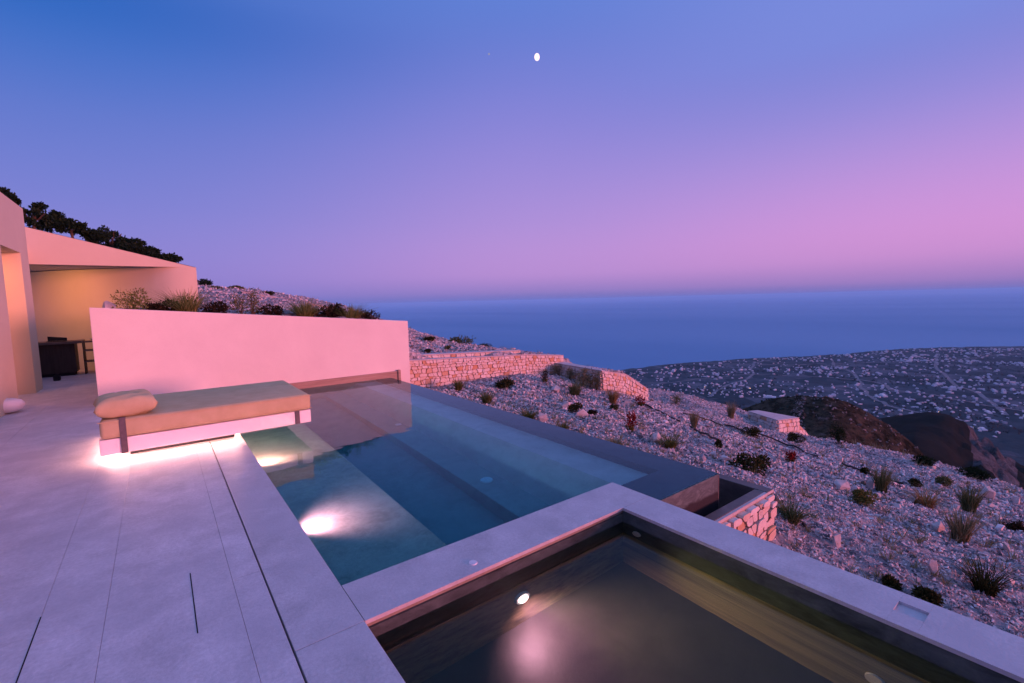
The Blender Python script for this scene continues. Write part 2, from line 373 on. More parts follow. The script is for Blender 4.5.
# ------------------------------------------------------------------ far terrain, coast and sea
SEA = -222.0
azs = np.radians(np.concatenate([np.linspace(-60, 44, 40), np.linspace(44.5, 92, 300), np.linspace(93, 200, 50)]))
def ip(az, pts):
    d = np.degrees(az); f = lambda o: np.interp(d+o, [p[0] for p in pts], [p[1] for p in pts])
    return .3*f(0)+.2*(f(.5)+f(-.5))+.1*(f(1.0)+f(-1.0))+.05*(f(1.6)+f(-1.6))
el1 = [(-60, -25), (40, -19), (52, -17), (60, -13.9), (63.6, -12.35), (66, -11.3), (69, -10.45), (70.6, -10.5), (72, -10.28), (73.6, -10.9), (75.2, -11.8), (76.8, -12.8), (78.3, -13.9), (79.7, -15.5), (82, -17.6), (86, -19), (200, -19)]
el2 = [(-60, -25), (50, -20), (64, -16), (72, -13.4), (75, -12.4), (76.8, -12.15), (78.8, -11.5), (80.9, -11.35), (82.5, -12.5), (83.8, -13.6), (85.2, -14.7), (88, -16.5), (200, -18)]
rco = [(-60, 700), (40, 1050), (50.2, 1456), (59.2, 1696), (69, 1927), (73, 2080), (77.1, 2330), (81, 2520), (85, 2650), (92, 2900), (120, 4000), (200, 5000)]
rr = np.concatenate([np.geomspace(22, 60, 30), np.geomspace(61, 500, 230), np.geomspace(505, 5200, 170), [5600, 6500, 9000]])
AZ, RR = np.meshgrid(azs, rr)
def far_z(AZ, RR, noise=True):
    e1 = np.tan(np.radians(ip(AZ, el1)))*150+EYE; e2 = np.tan(np.radians(ip(AZ, el2)))*340+EYE; rc = ip(AZ, rco)
    keysr = [np.full_like(AZ, 20), np.full_like(AZ, 60), np.full_like(AZ, 118), np.full_like(AZ, 150), np.full_like(AZ, 215), np.full_like(AZ, 340), np.full_like(AZ, 480), np.full_like(AZ, 720), rc*.8, rc, rc+60, np.full_like(AZ, 20000)]
    keysz = [np.full_like(AZ, -13), np.full_like(AZ, -27), e1-9, e1, np.minimum(e1-30, e2+2), e2, e2*.45-92, np.full_like(AZ, -188), np.full_like(AZ, SEA+9), np.full_like(AZ, SEA+1.5), np.full_like(AZ, SEA-6), np.full_like(AZ, SEA-30)]
    z = np.zeros_like(AZ)
    for a in range(len(keysr)-1):
        t = (RR-keysr[a])/(keysr[a+1]-keysr[a]); mk = (t >= 0) & (t < 1); ts = t*t*(3-2*t) if a in (1, 5, 6) else t
        z = np.where(mk, keysz[a]*(1-ts)+keysz[a+1]*ts, z)
    if noise:
        X = RR*np.sin(AZ); Y = RR*np.cos(AZ)
        amp = np.interp(RR, [20, 60, 150, 350, 700, 1500], [1.5, 4, 4.5, 9, 7, 5])
        atc = np.exp(-((RR-150)/18)**2)*.75
        z = z+fbm(X*.018, Y*.018, 5)*amp*(1-atc)*1.0+fbm(X*.09, Y*.09, 5)*amp*.35*(1-atc*.5)-np.abs(fbm(X*.22, Y*.22, 4))*amp*.30*(RR < 190)
        rocky = np.exp(-((np.degrees(AZ)-83.2)/2.0)**2)*np.exp(-((RR-350)/110)**2)
        z = z-np.abs(fbm(X*.05, Y*.05, 5))*55*rocky
    return z
FZ = far_z(AZ, RR)
nr, na = AZ.shape; idx = np.arange(nr*na).reshape(nr, na)
F = np.stack([idx[:-1, :-1], idx[:-1, 1:], idx[1:, 1:], idx[1:, :-1]], -1).reshape(-1, 4)[:, ::-1].copy()
FX = RR*np.sin(AZ); FY = RR*np.cos(AZ)
cr = np.broadcast_to(((rr[:-1]+rr[1:])/2)[:, None], (nr-1, na-1)); ca = np.broadcast_to(((azs[:-1]+azs[1:])/2)[None], (nr-1, na-1))
plainmask = (cr > 560+60*np.sin(ca*40)).astype(int)
rockmask = (np.abs(np.degrees(ca)-83.6+(cr-340)*.008) < 1.5) & (cr > 285) & (cr < 430)
mi = np.where(rockmask, 2, np.where((cr > 205) & (plainmask == 0), 3, plainmask)).reshape(-1)
def mat_hill():
    t = NT('dry_brown_scrub'); v = t.coord()
    n1 = t.noise(.035, 8, .65, v); n2 = t.noise(.4, 6, .75, v)
    col = t.ramp(n1, [(.36, (.022, .026, .015)), (.5, (.055, .046, .030)), (.66, (.10, .08, .055))])
    col = t.mix(.75, col, t.ramp(n2, [(.42, (.12, .16, .10)), (.5, (.8, .8, .8)), (.62, (1.6, 1.5, 1.5))]), 'MULTIPLY')
    g = t.n('ShaderNodeNewGeometry'); sp = t.n('ShaderNodeSeparateXYZ')
    rk = t.ramp(t.noise(.09, 6, .8, v), [(.60, (0, 0, 0)), (.70, (.8, .8, .8))])
    col = t.mix(rk, col, (.17, .13, .12))
    t.princ(col, .95, t.bump(n2, 1, 1.2), .0); return t.m
def mat_plain():
    t = NT('field_patchwork'); v = t.coord((1, 1, .01))
    vo = t.n('ShaderNodeTexVoronoi'); vo.inputs['Scale'].default_value = .021; t.l(v, vo.inputs['Vector'])
    n1 = t.noise(.004, 6, .6, v); n2 = t.noise(.05, 5, .8, v)
    col = t.ramp(vo.outputs['Color'], [(.1, (.010, .030, .036)), (.4, (.03, .06, .066)), (.62, (.07, .10, .115)), (.85, (.17, .17, .19))])
    col = t.mix(.8, col, t.ramp(n2, [(.35, (.35, .4, .4)), (.6, (1, 1, 1))]), 'MULTIPLY')
    col = t.mix(t.ramp(n1, [(.4, (0, 0, 0)), (.65, (.6, .6, .6))]), col, (.02, .042, .045))
    t.princ(col, .95, t.bump(n2, 1, 3), .05); return t.m
def mat_rock():
    t = NT('grey_rocky_outcrop'); v = t.coord((1, 1, .5))
    n2 = t.noise(.12, 8, .8, v, .5)
    col = t.ramp(n2, [(.36, (.025, .028, .03)), (.5, (.08, .085, .09)), (.66, (.17, .18, .19))])
    t.princ(col, .95, t.bump(n2, 1, 3), .05); return t.m
M['ridge'] = mat_stone('dark_ridge_scrub', (.006, .011, .009), (.022, .024, .018), .05, .95, 1, .5, c=(.010, .016, .011), fm=.9, spec=.02); M['hill'] = mat_hill(); M['plain'] = mat_plain(); M['rock'] = mat_rock()
props(mesh_np('hills_and_coastal_plain', np.stack([FX, FY, FZ], -1).reshape(-1, 3), F, ['hill', 'plain', 'rock', 'ridge'], midx=mi, smooth=True), kind='structure')

# low scrub dotted over the brown hill: past counting
rs = np.random.default_rng(77)
az = R(1)*rs.uniform(58, 90, 9000); r = rs.uniform(62, 420, 9000); sd = np.clip(r/110, .7, 3)
keep = (r < 200) & (rs.random(9000) < .28) & (fbm(r*np.sin(az)*.03, r*np.cos(az)*.03, 3) > .0)
az, r, sd = az[keep], r[keep], sd[keep]*rs.uniform(.25, .75, keep.sum())
zz = far_z(az, r); V, Fc = hull_rock(9, .75, 9); n = len(r)
P = np.einsum('nij,vj->nvi', rotmats(n, rs), V)*sd[:, None, None]*rs.uniform(.6, 1.3, (n, 1, 3))+np.stack([r*np.sin(az), r*np.cos(az), zz+sd*.2], -1)[:, None]
props(mesh_np('scrub', P.reshape(-1, 3), (Fc[None]+(np.arange(n)*len(V))[:, None, None]).reshape(-1, 3), mat_islands('hill_scrub', [(0, (.012, .02, .01)), (.7, (.03, .035, .018)), (.8, (.09, .06, .04)), (1, (.2, .16, .14))])), kind='stuff')

def mat_sea():
    t = NT('evening_sea'); v = t.coord((1, 1, 1))
    n = t.noise(.0006, 4, .5, t.coord((1, .35, 1))); n2 = t.noise(.02, 4, .6, v)
    d = t.n('ShaderNodeBsdfDiffuse'); d.inputs[0].default_value = (.008, .16, .34, 1)
    g = t.n('ShaderNodeBsdfGlossy'); g.inputs['Roughness'].default_value = .38; g.inputs[0].default_value = (.6, .9, 1, 1)
    t.l(t.bump(n2, .6, 3), g.inputs['Normal'])
    mx = t.n('ShaderNodeMixShader')
    mr = t.n('ShaderNodeMapRange'); mr.inputs['To Min'].default_value = .22; mr.inputs['To Max'].default_value = .34
    mr.inputs['From Min'].default_value = .35; mr.inputs['From Max'].default_value = .65
    t.l(n, mr.inputs[0]); t.l(mr.outputs[0], mx.inputs[0]); t.l(d.outputs[0], mx.inputs[1]); t.l(g.outputs[0], mx.inputs[2]); t.l(mx.outputs[0], t.out.inputs[0]); return t.m
M['sea'] = mat_sea()
a = np.linspace(0, 2*math.pi, 97)[:-1]; rad = [300, 3000, 12000, 45000]
V = [(r*math.sin(q), r*math.cos(q), SEA) for r in rad for q in a]
F = [(i*96+j, (i+1)*96+j, (i+1)*96+(j+1) % 96, i*96+(j+1) % 96) for i in range(3) for j in range(96)]
props(mesh_np('sea', V, F, 'sea'), kind='structure')

# air
bm = bmesh.new(); add_box(bm, -46000, 46000, -46000, 46000, SEA-60, 26)
t = NT('evening_air'); pv = t.n('ShaderNodeVolumePrincipled')
pv.inputs['Color'].default_value = (.36, .76, 1, 1); pv.inputs['Density'].default_value = 7.5e-5; pv.inputs['Anisotropy'].default_value = 0
t.l(pv.outputs[0], t.out.inputs['Volume']); M['air'] = t.m
USE_HAZE = True
if USE_HAZE: props(bm_obj('haze', bm, 'air'), kind='stuff')

def blobs(name, az, r, sd, mat, kindseed, flat=.75):
    zz = far_z(az, r); V, Fc = hull_rock(9, flat, kindseed); n = len(r)
    P = np.einsum('nij,vj->nvi', rotmats(n, rs), V)*sd[:, None, None]*rs.uniform(.6, 1.3, (n, 1, 3))+np.stack([r*np.sin(az), r*np.cos(az), zz+sd*.15], -1)[:, None]
    props(mesh_np(name, P.reshape(-1, 3), (Fc[None]+(np.arange(n)*len(V))[:, None, None]).reshape(-1, 3), mat), kind='stuff')
a_ = R(1)*np.concatenate([rs.uniform(70, 79, 150), rs.uniform(68.6, 69.6, 150)]); r_ = np.concatenate([rs.uniform(138, 154, 150), rs.uniform(128, 150, 150)])
blobs('hill_rubble', a_, r_, rs.uniform(.15, .55, 300), mat_islands('hill_limestone', [(0, (.12, .10, .09)), (1, (.32, .27, .25))]), 31)
a_ = R(1)*rs.uniform(48, 89, 5200); r_ = 880*np.exp(rs.uniform(0, 1.05, 5200)); ok = (r_ < ip(a_, rco)-30) & (fbm(r_*np.sin(a_)*.006, r_*np.cos(a_)*.006, 3) > -.02)
blobs('olive_groves', a_[ok], r_[ok], rs.uniform(1.5, 4.5, ok.sum()), mat_islands('grove_foliage', [(0, (.006, .014, .014)), (1, (.02, .035, .03))]), 33, .9)
M['road'] = mat_stone('pale_dirt_road', (.16, .16, .17), (.24, .23, .24), .05, .9, .2, .5)
RV = []; RF = []
for pts in [[(640, 384, 1150), (700, 380, 1280), (770, 378, 1400), (850, 380, 1350), (940, 392, 1200), (1023, 405, 1080)], [(700, 365, 1600), (790, 366, 1650), (880, 366, 1800), (960, 362, 2000), (1023, 358, 2250)], [(820, 362, 1800), (850, 380, 1350), (885, 398, 1080), (940, 415, 930)], [(930, 356, 2150), (955, 380, 1400), (1000, 408, 1050)], [(720, 398, 1010), (745, 375, 1450), (775, 360, 1850)]]:
    C_ = np.array([at_range(*q)[:2] for q in pts]); t_ = np.linspace(0, len(C_)-1, 90); X_ = np.interp(t_, range(len(C_)), C_[:, 0]); Y_ = np.interp(t_, range(len(C_)), C_[:, 1])
    X_ = X_+fbm(t_*1.3, t_*0+len(RV)*.1, 3)*90; Y_ = Y_+fbm(t_*0+len(RV)*.2, t_*1.3, 3)*90; dx = np.gradient(X_); dy = np.gradient(Y_); l_ = np.hypot(dx, dy); b_ = len(RV)
    for k in range(90):
        for sg in (-1, 1):
            xx = X_[k]-dy[k]/l_[k]*3.6*sg; yy = Y_[k]+dx[k]/l_[k]*3.6*sg
            RV.append((xx, yy, float(far_z(np.array([math.atan2(xx, yy)]), np.array([math.hypot(xx, yy)]))[0])+1.0))
    RF += [(b_+2*k, b_+2*k+1, b_+2*k+3, b_+2*k+2) for k in range(89)]
props(mesh_np('country_roads', RV, RF, 'road'), kind='structure')
# ------------------------------------------------------------------ village houses on the plain
def house_mesh(kind, rs):
    bm = bmesh.new()
    w, d, h = [(14, 10, 6), (22, 9, 5), (11, 11, 7), (30, 12, 5), (16, 14, 6.5)][kind]
    add_box(bm, -w/2, w/2, -d/2, d/2, -4, h)
    add_box(bm, -w/2, w/2, -d/2, -d/2+.4, h, h+.7); add_box(bm, -w/2, -w/2+.4, -d/2+.4, d/2, h, h+.7)
    if kind in (0, 3, 4): add_box(bm, -w*.1, w*.42, -d*.4, d*.35, h, h+3)
    if kind in (1, 2, 3): add_box(bm, w/2, w/2+6, -d*.3, d*.4, -4, h*.6)
    return bm
M['housegrey'] = mat_stone('grey_house_render', (.60, .61, .64), (.66, .66, .7), .3, .9, .1, 2, spec=.05, fm=.1); M['housedim'] = mat_stone('dim_house_render', (.4, .4, .43), (.46, .45, .48), .3, .9, .1, 2, spec=.05, fm=.1)
protos = []
for k in range(5):
    bm = house_mesh(k, rs); me = bpy.data.meshes.new('village_house'); bm.to_mesh(me); bm.free(); me.materials.append(M[('white', 'housegrey', 'housedim', 'white', 'housegrey')[k]]); protos.append(me)
rv = np.random.default_rng(21)
spots = []
centres = [at_range(*c) for c in ((645, 374, 1380), (720, 372, 1420), (750, 360, 1850), (825, 366, 1600), (860, 360, 1950), (900, 375, 1500), (940, 360, 2050), (975, 385, 1300), (1000, 356, 2200), (785, 374, 1480), (862, 396, 1120), (700, 390, 1080), (910, 392, 1180), (1015, 350, 2450),(660, 378, 1300), (690, 366, 1600), (712, 384, 1150), (735, 395, 1050), (770, 366, 1750), (800, 362, 1850), (815, 388, 1080), (845, 372, 1500), (770, 384, 1200), (870, 384, 1250),
    (905, 365, 1850), (925, 362, 1950), (890, 408, 1020), (920, 412, 980), (955, 400, 1150), (985, 410, 1030), (1005, 420, 950), (1000, 378, 1500), (960, 352, 2300), (985, 352, 2350), (1015, 398, 1150), (930, 385, 1350), (880, 356, 2150), (1010, 365, 1900), (950, 372, 1700), (835, 358, 2000), (1020, 382, 1450))]
sig = rv.uniform(18, 80, len(centres))
while len(spots) < 1900:
    if rv.random() < .92:
        i = rv.integers(0, len(centres)); a0 = math.atan2(centres[i][0], centres[i][1]); r0 = math.hypot(centres[i][0], centres[i][1])
        az = a0+rv.normal()*sig[i]*1.5/r0; r = r0+rv.normal()*sig[i]*.9
    else:
        az = R(rv.uniform(49, 88)); r = 960*math.exp(rv.uniform(0, 1)*math.log(2600/960))
    rc = float(ip(np.array(az), rco))
    if r > rc-25 or r < 860 or az < R(48) or az > R(89): continue
    spots.append((az, r))
spots.sort(key=lambda q: q[1])
rest_V = []; rest_F = []; off = 0; placed = []; first_pass = []
for az, r in spots:
    x = r*math.sin(az); y = r*math.cos(az); z = float(far_z(np.array([az]), np.array([r]))[0])
    if any((x-a)**2+(y-b)**2 < 10**2 for a, b in placed[-200:]): continue
    placed.append((x, y)); first_pass.append((x, y, z))
for i, (x, y, z) in enumerate(first_pass):
    k = int(rv.integers(0, 5)); rz = rv.uniform(0, math.pi) if rv.random() < .4 else .6+rv.normal()*.15; s = (rv.random()**1.6*.34+.17)*(1.0 if math.hypot(x, y) > 1250 else .8)*(1.5 if rv.random() < .08 else 1)
    lit = rv.random() < .07
    if i < 285:
        o = bpy.data.objects.new('village_house', protos[k]); COL.objects.link(o); o.location = (x, y, z); o.rotation_euler = (0, 0, rz); o.scale = (s, s, s)
        far = math.hypot(x, y) > 1500
        props(o, 'small white flat-roofed house among dark fields of the far coastal plain', 'house', 'white houses scattered over the coastal plain')
        if lit:
            bm = bmesh.new(); add_box(bm, -2.6, 2.6, -7.8, -7.2, 1, 4.2)
            me = bpy.data.meshes.new('lit_window'); bm.to_mesh(me); bm.free(); me.materials.append(M['lit'])
            w = bpy.data.objects.new('lit_window', me); COL.objects.link(w); w.parent = o
    else:
        bm = house_mesh(k, rv); V = np.array([v.co[:] for v in bm.verts]); Fc = [[v.index for v in f.verts] for f in bm.faces]; bm.free()
        c, sn = math.cos(rz), math.sin(rz); V = V*s; V = np.stack([V[:, 0]*c-V[:, 1]*sn+x, V[:, 0]*sn+V[:, 1]*c+y, V[:, 2]+z], -1)
        rest_V.append(V); rest_F += [[q+off for q in f] for f in Fc]; off += len(V)
if rest_V: props(mesh_np('far_village', np.concatenate(rest_V), rest_F, 'housegrey'), kind='stuff')

# ------------------------------------------------------------------ moon and star
p = ray(537, 57); p = p/np.linalg.norm(p)*60000
bm = bmesh.new(); bmesh.ops.create_uvsphere(bm, u_segments=32, v_segments=16, radius=1)
o = bm_obj('moon', bm, 'moon', None, True); o.location = p; o.scale = (290, 290, 390); props(o, 'bright pale moon high in the dusk sky above the sea', 'moon')
p = ray(489, 54); p = p/np.linalg.norm(p)*60000
bm = bmesh.new(); bmesh.ops.create_icosphere(bm, subdivisions=2, radius=95)
o = bm_obj('star', bm, 'star'); o.location = p; props(o, 'faint tiny star to the left of the moon', 'star')

# ------------------------------------------------------------------ terrace deck
DX = [(-12, -1.601), (-1.5995, -.602), (-.6005, -.3305), (-.329, .239), (.2405, .388)]
bm = bmesh.new()
for k, (a, b) in enumerate(DX):
    ys = [(-6, 1.3), (1.3012, 5.9), (5.9012, 12.3), (12.3012, 19)] if k % 2 else [(-6, 3.1), (3.1012, 9.2), (9.2012, 19)]
    for c, d in ys: add_box(bm, a, b, c, d, -.12, 0, .0008)
props(bm_obj('terrace_deck', bm, 'deck'), kind='structure')
props(boxo('deck_base', (-12, .398, -6, 19, -1.4, -.125), 'dark', bev=0), kind='structure')
for k, (xx, y0, y1, lab) in enumerate([(.046, 2.69, 3.35, 'short thin dark slot drain cut in the deck, nearer the pool'), (-.602, 2.2, 3.37, 'short thin dark slot drain near the bottom left corner of the deck')]):
    o = boxo('slot_drain', (xx-.0028, xx+.0028, y0, y1, -.02, .0012), 'dark', bev=0); props(o, lab, 'drain', 'slot drains in the deck')

# ------------------------------------------------------------------ swimming pool
WZ = -.09; WX = 4.15
pool = empty('swimming_pool', (2.4, 6, 0), 'long infinity swimming pool with stone shelf and overflowing outer edge', 'pool')
boxo('coping', [(.398, .725, 2.253, 10.14, -.10, 0), (.398, .725, -6, 2.25, -.10, 0)], 'coping', pool, .002)
boxo('pool_wall', [(.405, .722, 2.26, 10.14, -1.5, -.102), (.72, 3.05, 2.27, 2.625, -1.5, -.025), (.72, 4.1, 10.10, 10.14, -1.5, -.2)], 'poolstone', pool, 0)
boxo('pool_floor', (.715, 2.66, 2.6, 10.11, -1.5, -1.3), 'poolbase', pool, 0)
boxo('shelf', (.716, 1.65, 2.61, 10.105, -1.35, -.46), 'shelf', pool, .006)
boxo('bench', (2.65, 3.4, 2.61, 10.105, -1.4, -1.0), 'poolbase', pool, .006)
bm = bmesh.new()
q0 = [(3.02, -1.02), (3.36, -.30), (3.82, -.30), (3.82, -1.4), (3.02, -1.4)]
fa = [bm.verts.new((a, 2.66, b)) for a, b in q0]; fb = [bm.verts.new((a, 10.104, b)) for a, b in q0]
bm.faces.new(fa); bm.faces.new(fb[::-1])
for k in range(5): bm.faces.new((fa[k], fb[k], fb[(k+1) % 5], fa[(k+1) % 5]))
bmesh.ops.recalc_face_normals(bm, faces=bm.faces)
bm_obj('ledge', bm, 'ledge', pool)
bm = bmesh.new(); prism(bm, [(3.06, 2.285), (WX-.004, 2.285), (WX-.004, 10.13), (3.8, 10.13), (3.8, 2.69), (3.06, 2.69)], -.5, WZ-.013)
bm_obj('weir', bm, 'weir', pool)
boxo('end_cladding', (3.07, WX, 2.268, 2.286, -1.6, WZ-.006), 'weirend', pool, 0)
boxo('weir_cladding', [(WX-.004, WX+.012, 2.268, 10.13, -1.6, WZ-.02), (3.07, WX-.006, 2.287, 2.66, -1.6, -.51)], 'weirside', pool, 0)
boxo('skirting', [(.73, 4.32, 10.095, 10.146, -.3, .045), (4.32, 4.38, 10.06, 10.146, -.35, .07)], 'skirt', pool, .003)
# overflow channel with stone end wall
ch = empty('overflow_channel', (4.4, 6, -.5), 'narrow concrete overflow channel below the outer edge of the infinity pool', 'channel')
boxo('channel_floor', (4.165, 4.64, 2.13, 10.13, -1.0, -.72), 'weirside', ch, 0)
boxo('channel_wall', (4.63, 4.75, 2.03, 10.13, -1.7, -.33), 'weirside', ch, .004)
boxo('channel_end', (3.07, 4.628, 2.055, 2.15, -1.7, -.335), 'weirside', ch, .003)
bm = bmesh.new()
prism(bm, [(.72, 2.62), (3.055, 2.62), (3.055, 2.275), (WX+.001, 2.275), (WX+.001, 10.12), (.72, 10.12)], -1.55, WZ)
props(bm_obj('pool_water', bm, 'water'), kind='structure')

def underwater_light(parent, c, n, target, power, size, blend=.6, ring=.075, col=(1, .42, .45)):
    bm = bmesh.new(); disc(bm, Vector(c)-Vector(n)*.004, n, ring, .02); o = bm_obj('underwater_light', bm, 'fitting', parent)
    bm = bmesh.new(); disc(bm, Vector(c)+Vector(n)*.008, n, ring*.62, .012); bm_obj('light_lens', bm, 'lens', o)
    L = bpy.data.lights.new('underwater_lamp', 'SPOT'); L.energy = power; L.spot_size = R(size); L.spot_blend = blend; L.shadow_soft_size = .03; L.color = col
    lo = bpy.data.objects.new('underwater_lamp', L); COL.objects.link(lo); lo.location = Vector(c)+Vector(n)*.05
    lo.rotation_euler = (Vector(target)-lo.location).to_track_quat('-Z', 'Y').to_euler()
underwater_light(pool, (.735, 4.02, -.30), (1, 0, 0), (1.3, 4.07, -.55), 120, 118, 1.0, .06, (1, .24, .36))
underwater_light(pool, (.735, 5.86, -.30), (1, 0, 0), (1.15, 6.35, -.52), 150, 145, 1.0, .06, (1, .24, .20))
for c, n, r_ in (((2.86, 4.32, -.99), (0, 0, 1), .075), ((2.95, 6.97, -.995), (0, 0, 1), .055)):
    bm = bmesh.new(); disc(bm, c, n, r_, .02); bm_obj('floor_inlet', bm, 'fitting', pool)
bm = bmesh.new(); disc(bm, (3.16, 3.58, -.99), (0, 0, 1), .014, .02); bm_obj('floor_light', bm, 'lens', pool)

# ------------------------------------------------------------------ plunge pool
SX = 2.73; SY = 2.25; SW = -.115
spa = empty('plunge_pool', (1.7, .5, 0), 'dark square plunge pool with pale stone coping and a glowing underwater lamp', 'pool')
bm = bmesh.new()
hx0, hx1, hy0, hy1 = 2.85, 2.955, .51, .63
for b in [(.728, 3.055, SY+.0, 2.63, -.022, 0), (SX, 3.055, hy1, SY-.002, -.022, 0), (SX, 3.055, -5, hy0, -.022, 0), (SX, hx0, hy0+.0005, hy1-.0005, -.022, 0), (hx1, 3.055, hy0+.0005, hy1-.0005, -.022, 0), (hx0, hx1, hy0, hy1, -.022, -.016)]:
    add_box(bm, *b, 0)
bm_obj('coping', bm, 'coping', spa)
boxo('inner_lip', [(.729, SX+.01, SY+.004, SY+.1, -.35, -.052), (SX+.004, SX+.1, -5, SY+.003, -.35, -.024)], 'lip', spa, 0)
boxo('plunge_wall', [(.73, SX+.05, SY+.001, SY+.3, -1.2, -.3), (SX+.001, SX+.28, -5, SY, -1.2, -.3), (.5, .7265, -5, SY, -1.2, -.102)], 'spastone', spa, 0)
boxo('outer_wall', (SX+.285, 3.045, -5, 2.05, -2.4, -.024), 'weirside', spa, 0)
boxo('plunge_floor', (.6, SX+.05, -5, SY+.1, -1.3, -.76), 'spafloor', spa, 0)
underwater_light(spa, (1.73, SY-.012, -.46), (0, -1, 0), (1.82, 1.98, -.76), 75, 142, 1.0, .06, (1, .36, .66))
underwater_light(spa, (1.73, SY-.0125, -.46), (0, -1, 0), (2.73, .9, -.46), 60, 80, 1.0, .06, (1, .62, .32))  # second spot added at the same lamp to brighten the right wall
for c, n, r_ in (((SX-.004, 2.12, -.21), (-1, 0, 0), .035), ((SX-.004, .66, -.52), (-1, 0, 0), .045), ((SX-.004, .28, -.17), (-1, 0, 0), .04)):
    bm = bmesh.new(); disc(bm, c, n, r_, .016); bm_obj('wall_inlet', bm, 'fitting', spa)
bm = bmesh.new(); disc(bm, (1.434, 2.344, .002), (0, 0, 1), .028, .006); bm_obj('coping_cap', bm, 'fitting', spa)
bm = bmesh.new(); add_box(bm, .722, SX+.006, -5, SY+.006, -1.1, SW)
props(bm_obj('plunge_pool_water', bm, 'spawater'), kind='structure')

# ------------------------------------------------------------------ daybed
bed = empty('daybed', (.47, 7.1, 0), 'low floating white daybed with tan mattress glowing underneath beside the pool', 'daybed')
boxo('base', (-.57, 1.49, 6.32, 7.85, .10, .262), 'white', bed, .004)
boxo('plinth', (-.35, .66, 6.62, 7.55, 0.001, .102), 'dark', bed, 0)
bm = bmesh.new(); add_box(bm, -.56, 1.50, 6.31, 7.84, .264, .465, .045, 4)
mo = bm_obj('mattress', bm, 'fabric', bed, True)
bm = bmesh.new()
for z in (.285, .449):
    add_box(bm, -.567, 1.507, 6.303, 6.309, z-.004, z+.004)
bm_obj('piping', bm, 'fabric', mo)
bm = bmesh.new(); add_box(bm, -.40, -.345, 6.300, 6.316, .10, .30); add_box(bm, -.40, -.345, 6.302, 6.36, .30, .475, .002)
bm_obj('strap', bm, 'metal', bed)
boxo('strap', (1.30, 1.355, 6.308, 6.321, .102, .263), 'metal', bed, .001)
boxo('led_strip', [(-.50, .70, 6.385, 6.391, .086, .0985), (-.507, -.501, 6.385, 7.8, .086, .0985), (.668, .68, 6.65, 7.5, .05, .06)], 'led', bed, 0)
# cushion
def cushion(name, c, w, d, h, rz, mat, label, cat, tilt=0):
    n = 22; V = []; idm = {}
    us = np.linspace(-1, 1, n)
    for sgn in (1, -1):
        for i, u in enumerate(us):
            for j, v in enumerate(us):
                e = (1-abs(u)**3.6)*(1-abs(v)**3.6); th = h/2*max(e, 0)**.4
                pu = 1-.10*(1-abs(v)**2)*abs(u)**5; pv = 1-.10*(1-abs(u)**2)*abs(v)**5
                wr = .014*math.sin(u*9+v*3+sgn)*(1-e)+.009*math.sin(v*11-u*4)-.02*math.exp(-((u*.8+v*.5-.15)/.07)**2)*(1-abs(u)**2)-.014*math.exp(-((u*.3-v*.9+.3)/.05)**2)
                V.append((u*w/2*pu, v*d/2*pv, sgn*th+wr*e))
    F = []
    for s in (0, 1):
        for i in range(n-1):
            for j in range(n-1):
                a = s*n*n+i*n+j; q = (a, a+n, a+n+1, a+1); F.append(q if s == 0 else q[::-1])
    M4 = Matrix.Translation(c) @ Matrix.Rotation(rz, 4, 'Z') @ Matrix.Rotation(tilt, 4, 'Y')
    V = [(M4 @ Vector(v))[:] for v in V]
    bm = bmesh.new(); vs = [bm.verts.new(v) for v in V]
    for f in F: bm.faces.new([vs[k] for k in f])
    bmesh.ops.remove_doubles(bm, verts=bm.verts, dist=.0015)
    o = bm_obj(name, bm, mat, None, True); return props(o, label, cat)
cushion('cushion', (-.35, 6.62, .575), .54, .62, .235, R(5), 'fabric', 'plump tan cushion lying at the left end of the daybed', 'cushion', R(-2))

# ------------------------------------------------------------------ pink retaining wall and planter
wl = empty('retaining_wall', (1.9, 10.25, 0), 'long smooth pink-lit plaster wall with a gently sloping top behind the pool', 'wall')
bm = bmesh.new(); prism(bm, [(-.87, 10.15), (4.65, 10.15), (4.65, 10.38), (-.87, 10.38)], -1.6, [WT(-.87), WT(4.65), WT(4.65), WT(-.87)])
bmesh.ops.bevel(bm, geom=list(bm.edges), offset=.006, segments=1, affect='EDGES')
bm_obj('wall', bm, 'plaster', wl)
bm = bmesh.new(); prism(bm, [(-.87, 10.381), (-.64, 10.381), (-.64, 15.29), (-.87, 15.29)], -1.4, [WT(-.87)-.01, WT(-.87)-.01, 1.6, 1.6])
prism(bm, [(4.42, 10.381), (4.65, 10.381), (4.65, 13.2), (4.42, 13.2)], -1.6, [1.17, 1.17, 1.1, 1.1])
bm_obj('side_wall', bm, 'plaster', wl)

# ------------------------------------------------------------------ house
hs = empty('villa', (-3, 13, 0), 'pink plaster villa with column, deep doorway and sloping roof parapet at the left', 'villa')
HX = -2.02
bm = bmesh.new()
for b in [(-6, HX, 13.01, 13.70, 0, 2.75), (-3.1, HX, 8.0, 11.55, 0, 2.75), (-6, HX, 4.0, 13.70, 2.75, 3.70), (-6, -5.6, 4, 13.01, 0, 2.75)]: add_box(bm, *b)
bm_obj('wall', bm, 'glow_plaster', hs)
bm = bmesh.new()   # parapet above the covered terrace
ft = lambda x: 3.54-(x+2.25)*(.85/3.18)
prism(bm, [(-6.5, 15.3), (.93, 15.3), (.93, 15.55), (-6.5, 15.55)], 2.70, [ft(-6.5), ft(.93), ft(.93), ft(-6.5)])
bm_obj('parapet', bm, 'glow_plaster', hs)
bm = bmesh.new(); prism(bm, [(-6.5, 15.56), (.10, 15.56), (-3.3, 19.2), (-6.5, 19.2)], 2.715, 2.95)
prism(bm, [(-6, 13.705), (-2.3, 13.705), (-2.3, 15.29), (-6, 15.29)], 2.75, 3.1)
bm_obj('roof', bm, 'soffit', hs)
